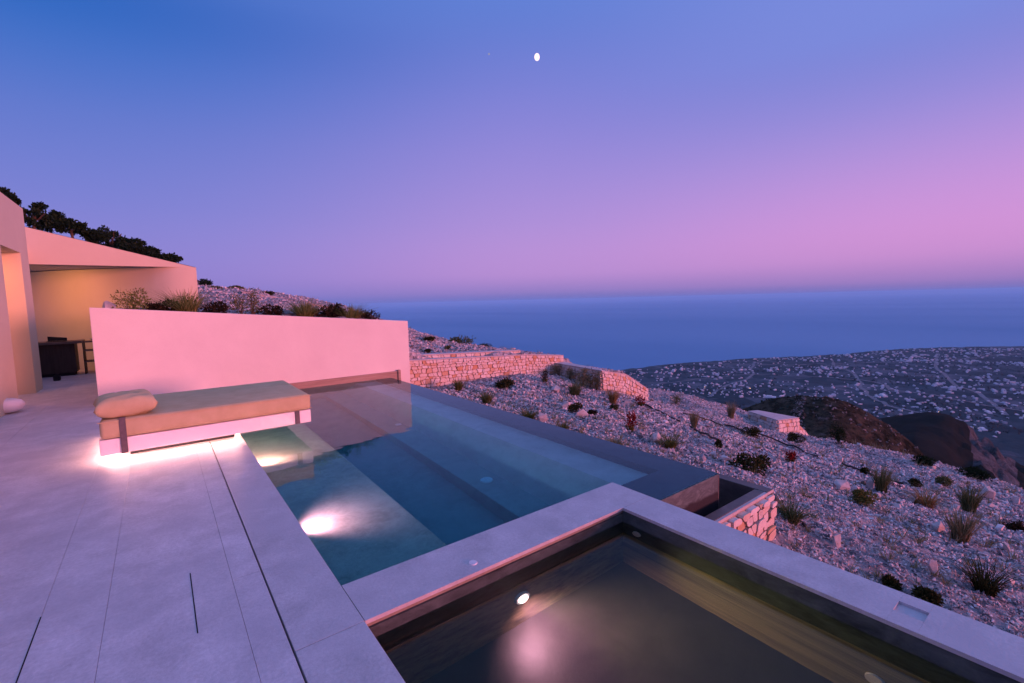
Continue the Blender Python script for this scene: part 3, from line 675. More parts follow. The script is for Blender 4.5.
ctrl = [(.93, 15.30), (.62, 15.30), (.34, 15.36), (.06, 15.52), (-.27, 15.80), (-.62, 16.12), (-1.0, 16.48), (-1.67, 17.10), (-2.7, 18.3), (-3.4, 19.2)]
cv = []
for k in range(len(ctrl)-1):
    p0 = ctrl[max(k-1, 0)]; p1 = ctrl[k]; p2 = ctrl[k+1]; p3 = ctrl[min(k+2, len(ctrl)-1)]
    for q in range(6):
        t_ = q/6; cv.append(tuple(.5*(2*p1[i]+(p2[i]-p0[i])*t_+(2*p0[i]-5*p1[i]+4*p2[i]-p3[i])*t_*t_+(3*p1[i]-p0[i]-3*p2[i]+p3[i])*t_**3) for i in (0, 1)))
cv.append(ctrl[-1])
V = [(a, b, 0) for a, b in cv]+[(a, b, 2.7) for a, b in cv]+[(a, b+.3, 0) for a, b in cv]+[(a, b+.3, 2.7) for a, b in cv]; n_ = len(cv)
F = [(k+1, k, n_+k, n_+k+1) for k in range(n_-1)]+[(2*n_+k, 2*n_+k+1, 3*n_+k+1, 3*n_+k) for k in range(n_-1)]
mesh_np('back_wall', V, F, 'glow_plaster', hs, smooth=True)
boxo('corner_return', (.90, .928, 15.31, 15.55, 0, 2.698), 'glow_plaster', hs, 0)
def downlight(x, y, z, e, size=120, tgt=None, rad=.05):
    bm = bmesh.new(); disc(bm, (x, y, z-.004), (0, 0, -1), .06, .01); f = bm_obj('downlight', bm, 'fitting', hs)
    bm = bmesh.new(); disc(bm, (x, y, z-.012), (0, 0, -1), .04, .006); bm_obj('downlight_bulb', bm, 'bulb', f)
    L = bpy.data.lights.new('downlight_lamp', 'SPOT'); L.energy = e; L.spot_size = R(size); L.spot_blend = 1; L.shadow_soft_size = rad; L.color = (1, .34, .09)
    lo = bpy.data.objects.new('downlight_lamp', L); COL.objects.link(lo); lo.location = (x, y, z-.05)
    if tgt: lo.rotation_euler = (Vector(tgt)-lo.location).to_track_quat('-Z', 'Y').to_euler()
downlight(-3.3, 16.0, 2.70, 110, 110, (-1.6, 17.4, 1.4))
downlight(-2.9, 15.7, 2.70, 42, 100, (-1.0, 16.6, 1.5))
downlight(-2.7, 12.3, 2.75, 42, 160, (-2.3, 13.0, .8))

# pale rounded stone at the foot of the column
V, Fc = hull_rock(200, .5, 3)
V = V/np.linalg.norm(V, axis=1)[:, None]; V = V*np.array([.19, .18, .13])+np.array([-1.99, 10.72, .125])
props(mesh_np('rounded_stone', V, Fc, 'white', smooth=True), 'smooth rounded white stone on the deck at the foot of the left column', 'stone')

# furniture in the covered terrace
def rec(px, py, Y):
    d = ray(px, py); t = Y/d[1]; return d[0]*t, EYE+d[2]*t
cb = empty('outdoor_counter', (-2.0, 16.3, 0), 'dark wooden counter with a deep box body under the covered terrace', 'counter')
boxo('counter_top', (-3.0, -1.55, 15.75, 16.45, .80, .86), 'furniture_top', cb, .004)
boxo('counter_body', (-2.9, -1.70, 15.85, 16.4, .08, .80), 'darkwood', cb, .004)
boxo('plinth', (-2.85, -1.75, 15.9, 16.35, 0, .08), 'dark', cb, 0)
sh = empty('low_shelf_unit', (-1.3, 16.1, 0), 'low open shelf unit with pale boards at the right end of the counter', 'shelf')
boxo('shelf_board', [(-1.54, -1.05, 15.9, 16.3, .80, .835), (-1.54, -1.05, 15.9, 16.3, .58, .61), (-1.54, -1.05, 15.9, 16.3, .30, .33)], 'furniture_top', sh, .002)
boxo('side_panel', [(-1.56, -1.541, 15.9, 16.3, 0, .84), (-1.049, -1.03, 15.9, 16.3, 0, .84)], 'darkwood', sh, .002)
bm = bmesh.new(); add_box(bm, -2.20, -1.85, 15.85, 16.1, .862, .876); vs = [v for v in bm.verts]
prism(bm, [(-2.20, 16.10), (-1.85, 16.10), (-1.85, 16.115), (-2.20, 16.115)], .877, [.99, .94, .94, .99])
props(bm_obj('laptop', bm, 'dark'), 'black open laptop-shaped object standing on the dark counter', 'laptop')
bm = bmesh.new(); bmesh.ops.create_cone(bm, cap_ends=True, segments=20, radius1=.07, radius2=.13, depth=.06, matrix=Matrix.Translation((-1.3, 16.05, .867)))
props(bm_obj('bowl', bm, 'fitting'), 'small pale bowl on top of the low shelf unit', 'bowl')
bm = bmesh.new(); add_box(bm, -2.02, -1.9, 14.9, 15.05, 0, .12, .02, 2); add_box(bm, -1.99, -1.93, 14.95, 15.0, .12, .16, .01, 1)
props(bm_obj('door_stop', bm, 'dark'), 'small dark block on the floor beside the column edge', 'door stop')

# ------------------------------------------------------------------ dry stone walls
def rubble_face(V, F, mi, p0, p1, b0, b1, t0, t1, rs, sz=.16, depth=.05):
    """irregular stones over the vertical quad p0->p1 (outside to the right of travel)"""
    p0 = np.array(p0, float); p1 = np.array(p1, float); L = np.linalg.norm(p1-p0); d = (p1-p0)/L; n = np.array([d[1], -d[0]])
    rows = max(2, int(round(((t0-b0)+(t1-b1))/2/(sz*.75))))
    ry = np.cumsum(np.concatenate([[0], rs.uniform(.6, 1.5, rows)])); ry /= ry[-1]
    wob = lambda u, k: 0 if k in (0, rows) else .012*math.sin(u*5+k*2.1)+.010*math.sin(u*13+k*5)
    for k in range(rows):
        xs = [0.0]
        while xs[-1] < L: xs.append(xs[-1]+rs.uniform(.45, 1.8)*sz)
        xs = np.array(xs); xs = xs/xs[-1]*L
        jit = rs.uniform(-.045, .045, (len(xs), 2)); jit[0] = 0; jit[-1] = 0
        for a in range(len(xs)-1):
            q = [(xs[a]+jit[a, 0], 0), (xs[a+1]+jit[a+1, 0], 0), (xs[a+1]+jit[a+1, 1], 1), (xs[a]+jit[a, 1], 1)]
            c = []
            for u, s in q:
                u = min(max(u, 0), L); v = ry[k+s]; f = u/L; bb = b0*(1-f)+b1*f; tt = t0*(1-f)+t1*f
                c.append(np.array([u, bb+(tt-bb)*v+wob(u, k+s)]))
            c = np.array(c); cen = c.mean(0)
            # round corners -> 8-gon, inset for the joint
            ring = []
            for i in range(4):
                A, B, Cc = c[i-1], c[i], c[(i+1) % 4]
                cut = rs.uniform(.12, .3)
                ring.append(B+(A-B)*cut*rs.uniform(.6, 1)); ring.append(B+(Cc-B)*cut*rs.uniform(.6, 1))
            ring = np.array(ring); off = rs.uniform(.6, 1.25)*depth
            def put(rg, o):
                return [np.array([*(p0+d*w[0]+n*o), w[1]]) for w in rg]
            g = .009
            vec = cen-ring; ln = np.linalg.norm(vec, axis=1)[:, None]
            r0 = ring+vec/ln*g; r1 = ring+vec/ln*(g+.006); r2 = ring+vec*.13
            s = len(V); V += put(r0, -.03)+put(r1, off*.55)+put(r2, off)+put([cen+rs.normal(size=2)*.01], off*rs.uniform(.8, 1.1))
            for i in range(8):
                j = (i+1) % 8
                F.append((s+i, s+j, s+8+j, s+8+i)); F.append((s+8+i, s+8+j, s+16+j, s+16+i)); F.append((s+16+i, s+16+j, s+24))
                mi += [0, 0, 0]
def stone_wall(name, pts, base, top, label, cat, faces=None, sz=.19, group=None, seed=1, depth=.05):
    rs = np.random.default_rng(seed); V = []; F = []; mi = []
    n = len(pts); faces = range(n) if faces is None else faces
    for i in faces:
        j = (i+1) % n; rubble_face(V, F, mi, pts[i], pts[j], base[i], base[j], top[i]-.03, top[j]-.03, rs, sz, depth)
    c = np.mean(pts, 0); s = len(V)
    for i in range(n): V.append(np.array([pts[i][0], pts[i][1], base[i]-.2]))
    for i in range(n): V.append(np.array([pts[i][0], pts[i][1], top[i]-.03]))
    for i in range(n):
        j = (i+1) % n; F.append((s+i, s+j, s+n+j, s+n+i)); mi.append(1)
    # uneven cap
    cs = len(V)
    for i in range(n):
        dv = np.array(pts[i])-c; dv = dv/np.linalg.norm(dv)
        q = np.array(pts[i])+dv*.03
        V.append(np.array([q[0], q[1], top[i]-.028]))
    for i in range(n): V.append(np.array([V[cs+i][0], V[cs+i][1], top[i]]))
    for i in range(n): j = (i+1) % n; F.append((cs+i, cs+j, cs+n+j, cs+n+i)); mi.append(2)
    F.append(tuple(cs+n+i for i in range(n))); mi.append(2)
    return props(mesh_np(name, V, F, ['rubble', 'mortar', 'cap'], midx=mi), label, cat, group)
g = 'dry stone terrace walls on the hillside'
stone_wall('stone_wall', [(4.66, 12.0), (9.62, 12.0), (11.34, 12.0), (11.34, 12.4), (4.66, 12.4)], [-.85, -1.0, -1.15, -.8, -.7], [.06, -.19, -.37, -.37, .06], 'long low dry stone wall running from the right end of the pink wall', 'stone wall', [0, 1, 2], .13, g, 2)
stone_wall('stone_wall', [(4.66, 12.55), (9.75, 12.45), (9.75, 12.8), (4.66, 12.9)], [-.25, -.3, -.3, -.25], [.14, -.09, -.09, .14], 'upper tier of stone set back above the long low wall', 'stone wall', [0, 1], .13, g, 3)
stone_wall('stone_wall', [(11.13, 10.0), (12.27, 10.0), (13.47, 10.0), (13.4, 10.4), (11.5, 10.4), (11.35, 11.95), (10.95, 11.95)], [-1.5, -1.8, -2.15, -2.1, -1.4, -1.2, -1.15], [-.68, -.93, -1.59, -1.6, -.70, -.60, -.60], 'wedge-shaped stone wall end sloping down above the far coast', 'stone wall', [0, 1, 2, 6], .13, g, 4)
stone_wall('stone_wall', [(18.96, 8.0), (20.91, 8.0), (20.3, 9.35), (19.64, 9.44)], [-4.0, -4.3, -4.2, -4.0], [-3.29, -3.53, -3.36, -3.30], 'square stone block with a flat pale top farthest down the slope', 'stone wall', [0, 1, 3], .22, g, 5)
stone_wall('stone_wall', [(20.93, 8.05), (21.7, 8.05), (22.3, 8.1), (22.2, 8.6), (20.93, 8.6)], [-4.5, -4.8, -5.0, -5, -4.6], [-3.78, -4.25, -4.62, -4.62, -3.78], 'short stepped stub of stone wall at the right of the square stone block', 'stone wall', [0, 1], .2, g, 6)
stone_wall('stone_wall', [(3.2, 2.03), (4.73, 2.03), (4.75, 2.12), (3.2, 2.12)], [-1.6, -1.15, -1.1, -1.6], [-.345, -.335, -.335, -.345], 'rough orange stone wall end closing the overflow channel behind the plunge pool', 'stone wall', [0, 1], .12, g, 7, .05)
bm = bmesh.new(); add_box(bm, 4.40, 4.72, 1.90, 2.035, -1.4, -.72, .03, 2)
bm.free()
a = at_range(243, 304, 21); b = at_range(338, 317, 20.5)
ta = at_range(243, 291, 21)[2]; tb = at_range(338, 308, 20.5)[2]
stone_wall('stone_wall', [(a[0], a[1]), (b[0], b[1]), (b[0], b[1]+.5), (a[0], a[1]+.5)], [a[2]-.5, b[2]-.5, b[2]-.5, a[2]-.5], [ta, tb, tb, ta], 'pale stone terrace wall up the slope behind the planter shrubs', 'stone wall', [0], .24, g, 8)

# ------------------------------------------------------------------ plants
def blades(n, h, r, w, rs, lean=.6, top=1.0, seg=3):
    V = []; F = []
    for _ in range(n):
        a = rs.uniform(0, 2*math.pi); rr_ = r*.35*math.sqrt(rs.random()); bx, by = rr_*math.cos(a), rr_*math.sin(a)
        a2 = a+rs.normal()*.6; L = h*rs.uniform(.55, 1.1); ln = lean*rs.uniform(.2, 1.2)*r/h*1.3; ww = w*rs.uniform(.6, 1.3)
        px, py = -math.sin(a2), math.cos(a2); s = len(V)
        for k in range(seg+1):
            t = k/seg; ox = math.cos(a2)*ln*L*t**1.6; oy = math.sin(a2)*ln*L*t**1.6; z = L*(t-.18*ln*t*t); q = ww*(1-t)**.7*.5+.0006
            V.append((bx+ox-px*q, by+oy-py*q, z)); V.append((bx+ox+px*q, by+oy+py*q, z))
        for k in range(seg): F.append((s+2*k, s+2*k+1, s+2*k+3, s+2*k+2))
    return V, F
def leaves(n, rx, ry, h, lw, rs, z0=0, lobes=5):
    cs = [(rs.uniform(-.6, .6)*rx, rs.uniform(-.6, .6)*ry, rs.uniform(.25, .65)*h, rs.uniform(.35, .6)) for _ in range(lobes)]+[(0, 0, .4*h, .75)]
    V = []; F = []
    for _ in range(n):
        c = cs[rs.integers(0, len(cs))]; u = rs.normal(size=3); u /= np.linalg.norm(u); u *= rs.uniform(.55, 1.12)
        p = np.array([c[0]+u[0]*rx*c[3], c[1]+u[1]*ry*c[3], max(.01, c[2]+u[2]*h*.5*c[3]*1.3)+z0])
        d = rs.normal(size=3)+u*1.4+np.array([0, 0, .6]); d /= np.linalg.norm(d); e = np.cross(d, rs.normal(size=3)); e /= np.linalg.norm(e)
        l = lw*rs.uniform(1.3, 2.6); w = lw*rs.uniform(.35, .6); s = len(V)
        V += [tuple(p), tuple(p+d*l*.5+e*w), tuple(p+d*l), tuple(p+d*l*.5-e*w)]; F.append((s, s+1, s+2, s+3))
    return V, F
def stems(n, r, h, rs, w=.006, gnarl=.25):
    V = []; F = []
    for _ in range(n):
        a = rs.uniform(0, 2*math.pi); q = np.array([0, 0, -.03]); dr = np.array([math.cos(a)*r/h*rs.uniform(.3, 1.1), math.sin(a)*r/h*rs.uniform(.3, 1.1), 1.0]); L = h*rs.uniform(.6, 1.05)
        prev = None
        for k in range(5):
            t = k/4; c = q+dr*L*t/np.linalg.norm(dr)+(rs.normal(size=3)*gnarl*r*.25 if k else 0); ww = w*(1.15-t)
            s = len(V); V += [tuple(c+np.array([ww*math.cos(g_), ww*math.sin(g_), 0])) for g_ in (0, 2.1, 4.2)]
            if prev is not None: F += [(prev+i, prev+(i+1) % 3, s+(i+1) % 3, s+i) for i in range(3)]
            prev = s
    return V, F
def plant(kind, px, py, wpx, hpx, mat, name, label, group, rng=None, z=None, seed=0, cat='plant', z0=None):
    """stands a plant where the ground is seen at pixel (px, py); wpx, hpx give its size there"""
    rs = np.random.default_rng(seed*31+5)
    if rng is None:
        d = ray(px, py); d = d/math.hypot(d[0], d[1]); best = None
        ts = np.arange(4.2, 34, .05); X = d[0]*ts; Y = d[1]*ts; Zr = EYE+d[2]*ts; G = ground(X, Y)
        hit = np.where((Zr < G) & ((X > 4.76) | (Y < 2.0)))[0]; t_ = ts[hit[0]] if len(hit) else 20
        loc = (d[0]*t_, d[1]*t_, EYE+d[2]*t_); rng = t_
    else:
        p = at_range(px, py, rng); loc = (p[0], p[1], z0 if z0 is not None else p[2] if z is None else z)
    ar, er = azel(px, py); dist = rng/math.cos(er); cosoff = np.dot(ray(px, py)/np.linalg.norm(ray(px, py)), _f)
    ppm = FPX/(dist*cosoff)                         # pixels per metre (transverse, roughly)
    w = wpx/ppm*cosoff**.5*1.12; h = hpx/ppm*1.12
    if z is not None: w *= .92; h *= 1.5
    o = empty(name, loc, label, cat, group)
    P = tuple(loc)
    def put(nm, VF, mt):
        V, Fc = VF
        return mesh_np(nm, np.array(V)+np.array(P), Fc, mt, o)
    if kind == 'tuft':
        put('blades', blades(int(190+min(260, 260*h)), h*1.08, w*.68, max(.008, .020*h+.003*rng/8), rs, 1.1), mat); put('foliage', leaves(260, w*.36, w*.36, h*.5, max(.014, .035*w), rs), mat)
    elif kind == 'puff':
        put('blades', blades(420, h*1.05, w*.9, .014, rs, 1.5), mat); put('foliage', leaves(200, w*.36, w*.36, h*.8, .02, rs), 'l_green')
    elif kind == 'tall':
        put('blades', blades(260, h*1.02, w*.8, max(.009, .014*h+.004), rs, .8), mat); put('foliage', leaves(320, w*.36, w*.36, h*.62, max(.014, .03*w), rs), mat)
    elif kind == 'mat':
        put('foliage', leaves(1000, w*.5, w*.42, h, max(.018, .05*w), rs), mat); put('stem', stems(7, w*.4, h*.9, rs), 'wood')
    elif kind == 'bush':
        put('foliage', leaves(750, w*.5, w*.5, h, max(.016, .04*w), rs, 0, 8), mat); put('stem', stems(14, w*.45, h*1.02, rs), 'wood')
    elif kind == 'flower':
        put('blades', blades(50, h*.6, w*.6, .02, rs, .8), 'l_green'); put('flower_head', leaves(150, w*.42, w*.4, h, .03, rs, h*.25, 4), mat); put('stem', stems(7, w*.4, h, rs), 'wood')
    return o
gp = 'plants growing in the gravel slope'
PL = [
 ('tuft', 459, 391, 9, 11, 'l_green', 'grass_tuft', 'upright green grass tuft nearest the foot of the long low stone wall'),
 ('tuft', 487, 404, 13, 12, 'l_green', 'grass_tuft', 'bushy green grass tuft by the far end of the pool edge'),
 ('mat', 506, 387, 22, 8, 'l_dark', 'low_shrub', 'wide dark green mat shrub in front of the middle of the long stone wall'),
 ('flower', 545, 382, 9, 9, 'l_maroon', 'flowering_plant', 'small maroon plant near the right end of the long low stone wall'),
 ('tuft', 529, 420, 17, 11, 'l_green', 'grass_tuft', 'green and tan tuft touching the pool outer edge, second from the far end'),
 ('tuft', 564, 432, 11, 9, 'l_green', 'grass_tuft', 'small round green tuft against the middle of the pool outer edge'),
 ('tuft', 575, 395, 15, 13, 'l_olive', 'grass_tuft', 'olive tuft on open gravel just left of the wedge-shaped stone wall'),
 ('bush', 559, 376, 12, 12, 'l_beige', 'dry_shrub', 'dry beige shrub at the foot of the long wall, leftmost of its row'),
 ('bush', 570, 380, 10, 12, 'l_olive', 'dry_shrub', 'olive dry shrub second in the row beside the wedge-shaped wall'),
 ('bush', 583, 387, 18, 17, 'l_beige', 'dry_shrub', 'large beige dry shrub in the middle of the row beside the wedge-shaped wall'),
 ('bush', 597, 390, 12, 20, 'l_olive', 'dry_shrub', 'tall brownish shrub touching the wedge wall'),
 ('tuft', 613, 404, 10, 13, 'l_orange', 'grass_tuft', 'orange-brown tuft in front of the wedge-shaped stone wall'),
 ('mat', 614, 410, 9, 4, 'l_dark', 'low_shrub', 'tiny dark mat just below the orange-brown tuft'),
 ('mat', 575, 412, 16, 8, 'l_dark', 'low_shrub', 'dark low plant between two pale rocks above the pool edge'),
 ('mat', 592, 415, 9, 4, 'l_maroon', 'low_shrub', 'tiny dark plant right of the wide pale rock'),
 ('flower', 641, 406, 10, 8, 'l_red', 'flowering_plant', 'dark red plant at the right foot of the wedge-shaped wall'),
 ('flower', 630, 431, 13, 14, 'l_red', 'flowering_plant', 'plant with upright red heads in open gravel'),
 ('tuft', 616, 448, 15, 9, 'l_beige', 'grass_tuft', 'pale beige tuft touching the pool outer edge'),
 ('tuft', 669, 448, 22, 13, 'l_green', 'grass_tuft', 'spreading green tuft above the near corner of the infinity edge'),
 ('bush', 676, 404, 12, 11, 'l_olive', 'dry_shrub', 'round olive shrub near the crest of the slope right of the wedge wall'),
 ('tall', 694, 429, 7, 16, 'l_beige', 'dry_stalk', 'thin tan stalk plant beside the lower hose'),
 ('tall', 731, 418, 8, 15, 'l_beige', 'dry_stalk', 'thin tan stalk plant near the crest left of the square stone block'),
 ('mat', 752, 437, 17, 9, 'l_dark', 'low_shrub', 'dark green mat on the upper hose left of the square stone block'),
 ('mat', 751, 471, 34, 16, 'l_dark', 'low_shrub', 'large dark green spreading shrub in the centre of the gravel slope'),
 ('flower', 791, 462, 11, 8, 'l_red', 'flowering_plant', 'low dark red plant below the square stone block'),
 ('mat', 718, 448, 5, 7, 'l_dark', 'low_shrub', 'tiny dark plant at the end of the lower hose'),
 ('mat', 796, 443, 17, 9, 'l_dark', 'low_shrub', 'dark green mat in front of the square stone block'),
 ('mat', 864, 474, 8, 6, 'l_dark', 'low_shrub', 'small dark clump left of the tall olive clump with pink rock'),
 ('tall', 881, 492, 15, 23, 'l_olive', 'grass_clump', 'tall olive grass clump with a pink rock at its left'),
 ('mat', 862, 503, 28, 11, 'l_green', 'low_shrub', 'wide low green-brown shrub below the tall olive clump'),
 ('tuft', 791, 522, 26, 18, 'l_olive', 'grass_tuft', 'spiky olive tuft right of the orange stone wall end'),
 ('mat', 917, 487, 16, 7, 'l_dark', 'low_shrub', 'dark mat between the tall olive clump and the round orange-brown tuft'),
 ('tuft', 925, 507, 24, 14, 'l_orange', 'grass_tuft', 'round orange-brown tuft on the right part of the slope'),
 ('mat', 944, 486, 17, 9, 'l_olive', 'low_shrub', 'olive mat at the crest above the round orange-brown tuft'),
 ('tall', 969, 511, 19, 25, 'l_olive', 'grass_clump', 'olive grass clump directly behind the tallest beige clump'),
 ('tall', 960, 543, 24, 31, 'l_beige', 'grass_clump', 'tallest beige-olive grass clump at the right of the slope'),
 ('mat', 1014, 531, 28, 9, 'l_maroon', 'low_shrub', 'dark red mat at the right edge of the picture'),
 ('tuft', 984, 594, 34, 27, 'l_dark', 'grass_tuft', 'dark spiky tuft nearest the camera at the right'),
 ('mat', 926, 604, 34, 13, 'l_dark', 'low_shrub', 'dark green shrub against the plunge pool coping behind the recess'),
 ('mat', 892, 588, 16, 8, 'l_dark', 'low_shrub', 'small dark shrub against the plunge pool coping left of the larger shrub'),
 ('mat', 838, 443, 16, 20, 'l_pine', 'dark_bush', 'upright dark bush just beyond the crest right of the stone block'),
 ('mat', 925, 466, 22, 9, 'l_pine', 'dark_bush', 'dark bush on the crest above the low green-brown plants'),
 ('mat', 975, 478, 28, 9, 'l_pine', 'dark_bush', 'dark spreading bush on the crest at the far right'),
]
for i, q in enumerate(PL): plant(*q, gp, seed=i+1)
gw = 'shrubs along the top of the pink wall'
for i, q in enumerate([
 ('bush', 128, 309.5, 38, 17, 'l_ochre', 'bushy_shrub', 'loose green and ochre shrub, leftmost on top of the pink wall'),
 ('mat', 162, 310.5, 32, 9, 'l_maroon', 'low_shrub', 'dark maroon cushion shrub second from the left on the pink wall'),
 ('puff', 187, 311.5, 24, 17, 'l_ochre', 'grass_tuft', 'round spiky ochre tuft on the pink wall in front of the villa corner'),
 ('mat', 218, 312.5, 29, 11, 'l_maroon', 'low_shrub', 'dark cushion shrub right of the round spiky tuft on the pink wall'),
 ('bush', 241, 313.5, 20, 17, 'l_green', 'bushy_shrub', 'loose olive shrub on the pink wall beside the tall leafy stem'),
 ('bush', 253, 313.5, 14, 19, 'l_green', 'leafy_stem', 'tallest leafy stem rising above the shrubs on the pink wall'),
 ('mat', 271, 314.5, 27, 9, 'l_maroon', 'low_shrub', 'dark cushion shrub in the middle of the pink wall top'),
 ('puff', 305, 316.5, 19, 14, 'l_ochre', 'grass_tuft', 'tan and green tuft between two dark cushion shrubs on the pink wall'),
 ('mat', 330, 318, 34, 10, 'l_maroon', 'low_shrub', 'widest dark cushion shrub toward the right of the pink wall top'),
 ('puff', 350, 319, 17, 12, 'l_ochre', 'grass_tuft', 'small ochre tuft just left of the last dark shrub on the pink wall'),
 ('mat', 368, 319.5, 25, 8, 'l_maroon', 'low_shrub', 'dark cushion shrub at the right end of the row on the pink wall')]):
    xx = np.tan(azel(q[1], q[2])[0])*10.62; rg = math.hypot(xx, 10.62)
    plant(*q, gw, rng=rg, z=float(WT(xx))-.09, seed=60+i)
gh = 'small shrubs on the upper slope'
for i, q in enumerate([
 ('mat', 205, 282, 15, 7, 'l_pine', 'dark_bush', 'small dark bush on the skyline right of the villa parapet', 29),
 ('mat', 268, 297, 12, 4, 'l_dark', 'low_shrub', 'flat dark shrub on the upper slope above the shrubs of the pink wall', 24),
 ('mat', 216, 294, 12, 5, 'l_olive', 'low_shrub', 'olive shrub on the slope right of the villa wall', 24),
 ('mat', 235, 290, 16, 4, 'l_olive', 'low_shrub', 'flat olive shrub on the skyline behind the tall leafy stem', 27),
 ('bush', 463, 346, 22, 8, 'l_olive', 'dry_shrub', 'wide olive shrub on the skyline above the long stone wall', 21),
 ('mat', 428, 341, 14, 4, 'l_dark', 'low_shrub', 'dark shrub on the upper slope next to the pink wall end', 19),
 ('mat', 427, 349, 9, 4, 'l_dark', 'low_shrub', 'small dark shrub just above the upper stone tier', 16.5),
 ('mat', 448, 349, 8, 4, 'l_olive', 'low_shrub', 'small olive shrub just above the upper stone tier', 17.5),
 ('bush', 486, 350, 12, 5, 'l_dark', 'low_shrub', 'dark shrub on the skyline near the end of the upper stone tier', 21)]):
    rg = q[-1]; p = at_range(q[1], q[2], rg); plant(*q[:-1], gh, rng=rg, z0=float(ground(p[0], p[1]))-.03, seed=90+i)

# dry sprigs between the stones: past counting
rs = np.random.default_rng(404); SV = []; SF = []; x, y, z, s_ = scatter(900, 22, 100, 4.8, 24, .05, .13, rs, .5)
for i in range(len(x)):
    V, Fc = blades(int(rs.integers(8, 22)), s_[i]*1.3, s_[i]*1.2, .006+.001*math.hypot(x[i], y[i])/6, rs, 1.2, seg=2)
    b_ = len(SV); SV += [(a+x[i], b+y[i], c+z[i]+.02) for a, b, c in V]; SF += [tuple(q+b_ for q in f) for f in Fc]
props(mesh_np('dry_grass', SV, SF, 'l_beige'), kind='stuff')

# ------------------------------------------------------------------ boulders
def boulder(px, py, wpx, hpx, label, seed, name='boulder'):
    d = ray(px, py); d = d/math.hypot(d[0], d[1]); ts = np.arange(4.2, 34, .05); X = d[0]*ts; Y = d[1]*ts; Zr = EYE+d[2]*ts; G = ground(X, Y)
    hit = np.where((Zr < G) & ((X > 4.76) | (Y < 2.0)))[0]; t_ = ts[hit[0]] if len(hit) else 20
    er = azel(px, py)[1]; dv = ray(px, py); co = np.dot(dv/np.linalg.norm(dv), _f); ppm = FPX/(t_/math.cos(er)*co)
    w = wpx/ppm*co**.5; h = hpx/ppm
    V, Fc = hull_rock(16, 1, seed); mn = V.min(0); mx = V.max(0); V = (V-(mn+mx)/2)/(mx-mn)
    bm = bmesh.new(); vs = [bm.verts.new(v*np.array([w, w*.8, h*1.5])) for v in V]
    for f in Fc: bm.faces.new([vs[k] for k in f])
    bmesh.ops.bevel(bm, geom=list(bm.edges), offset=w*.025, segments=1, affect='EDGES')
    me_V = np.array([v.co[:] for v in bm.verts]); bm.verts.index_update(); me_F = [[v.index for v in f.verts] for f in bm.faces]; bm.free()
    me_V = me_V+np.array([X[hit[0]] if len(hit) else d[0]*20, Y[hit[0]] if len(hit) else d[1]*20, (EYE+d[2]*t_)+h*.25])
    props(mesh_np(name, me_V, me_F, 'boulder'), label, 'rock', 'pale rocks lying in the gravel')
BL = [
 (556, 391, 11, 6, 'flat pale rock below the small maroon plant'), (566, 408, 10, 7, 'pale rock left of the dark low plant above the pool edge'), (582, 417, 15, 8, 'wide pale rock right of the dark low plant above the pool edge'),
 (543, 422, 11, 10, 'upright pinkish rock right of the second tuft along the pool edge'), (655, 441, 14, 9, 'rounded pale rock left of the spreading green tuft'), (628, 403, 9, 4, 'small flat rock in front of the wedge-shaped wall'),
 (837, 547, 13, 14, 'pointed pale rock standing alone right of the spiky olive tuft'), (933, 575, 14, 17, 'tall split pale rock left of the dark spiky tuft'), (917, 561, 7, 6, 'small pale stone left of the tall split rock'),
 (1006, 551, 9, 9, 'small pink pointed rock near the right edge'), (937, 531, 16, 10, 'rounded pink rock at the left foot of the tallest beige clump'), (870, 488, 10, 13, 'pink rock at the left of the tall olive clump'),
 (842, 489, 20, 9, 'jagged pale rocks above the wide low shrub'), (856, 492, 12, 7, 'pale rock touching the wide low shrub'), (877, 497, 14, 5, 'flat lilac slab right of the wide low shrub'),
 (897, 509, 11, 6, 'flat pink stone left of the round orange-brown tuft'), (911, 503, 9, 7, 'pink stone touching the round orange-brown tuft'), (987, 498, 18, 11, 'large lilac rock right of the olive clump'),
 (1015, 503, 10, 7, 'pale rock at the crest near the right edge'), (1006, 495, 6, 5, 'small pale stone at the crest right of the large lilac rock'), (638, 459, 9, 8, 'pointed pale rock at the pool edge below the spreading green tuft'),
 (625, 452, 9, 7, 'pale rock at the pool edge right of the beige tuft'), (780, 449, 9, 4, 'flat lilac stone below the square stone block'), (859, 446, 6, 3, 'white stone on the crest right of the dark bush'),
 (845, 448, 5, 3, 'white stone on the crest beside the dark bush'), (909, 462, 6, 3, 'white stone on the crest left of the crest bushes')]
for i, b in enumerate(BL): boulder(*b, 300+i)
V, Fc = hull_rock(16, .8, 77)
props(mesh_np('boulder', V*np.array([.12, .1, .13])+np.array([-.65, 10.7, WT(-.65)+.03]), Fc, 'boulder'), 'orange-lit pale rock at the left end of the pink wall top', 'rock', 'pale rocks lying in the gravel')

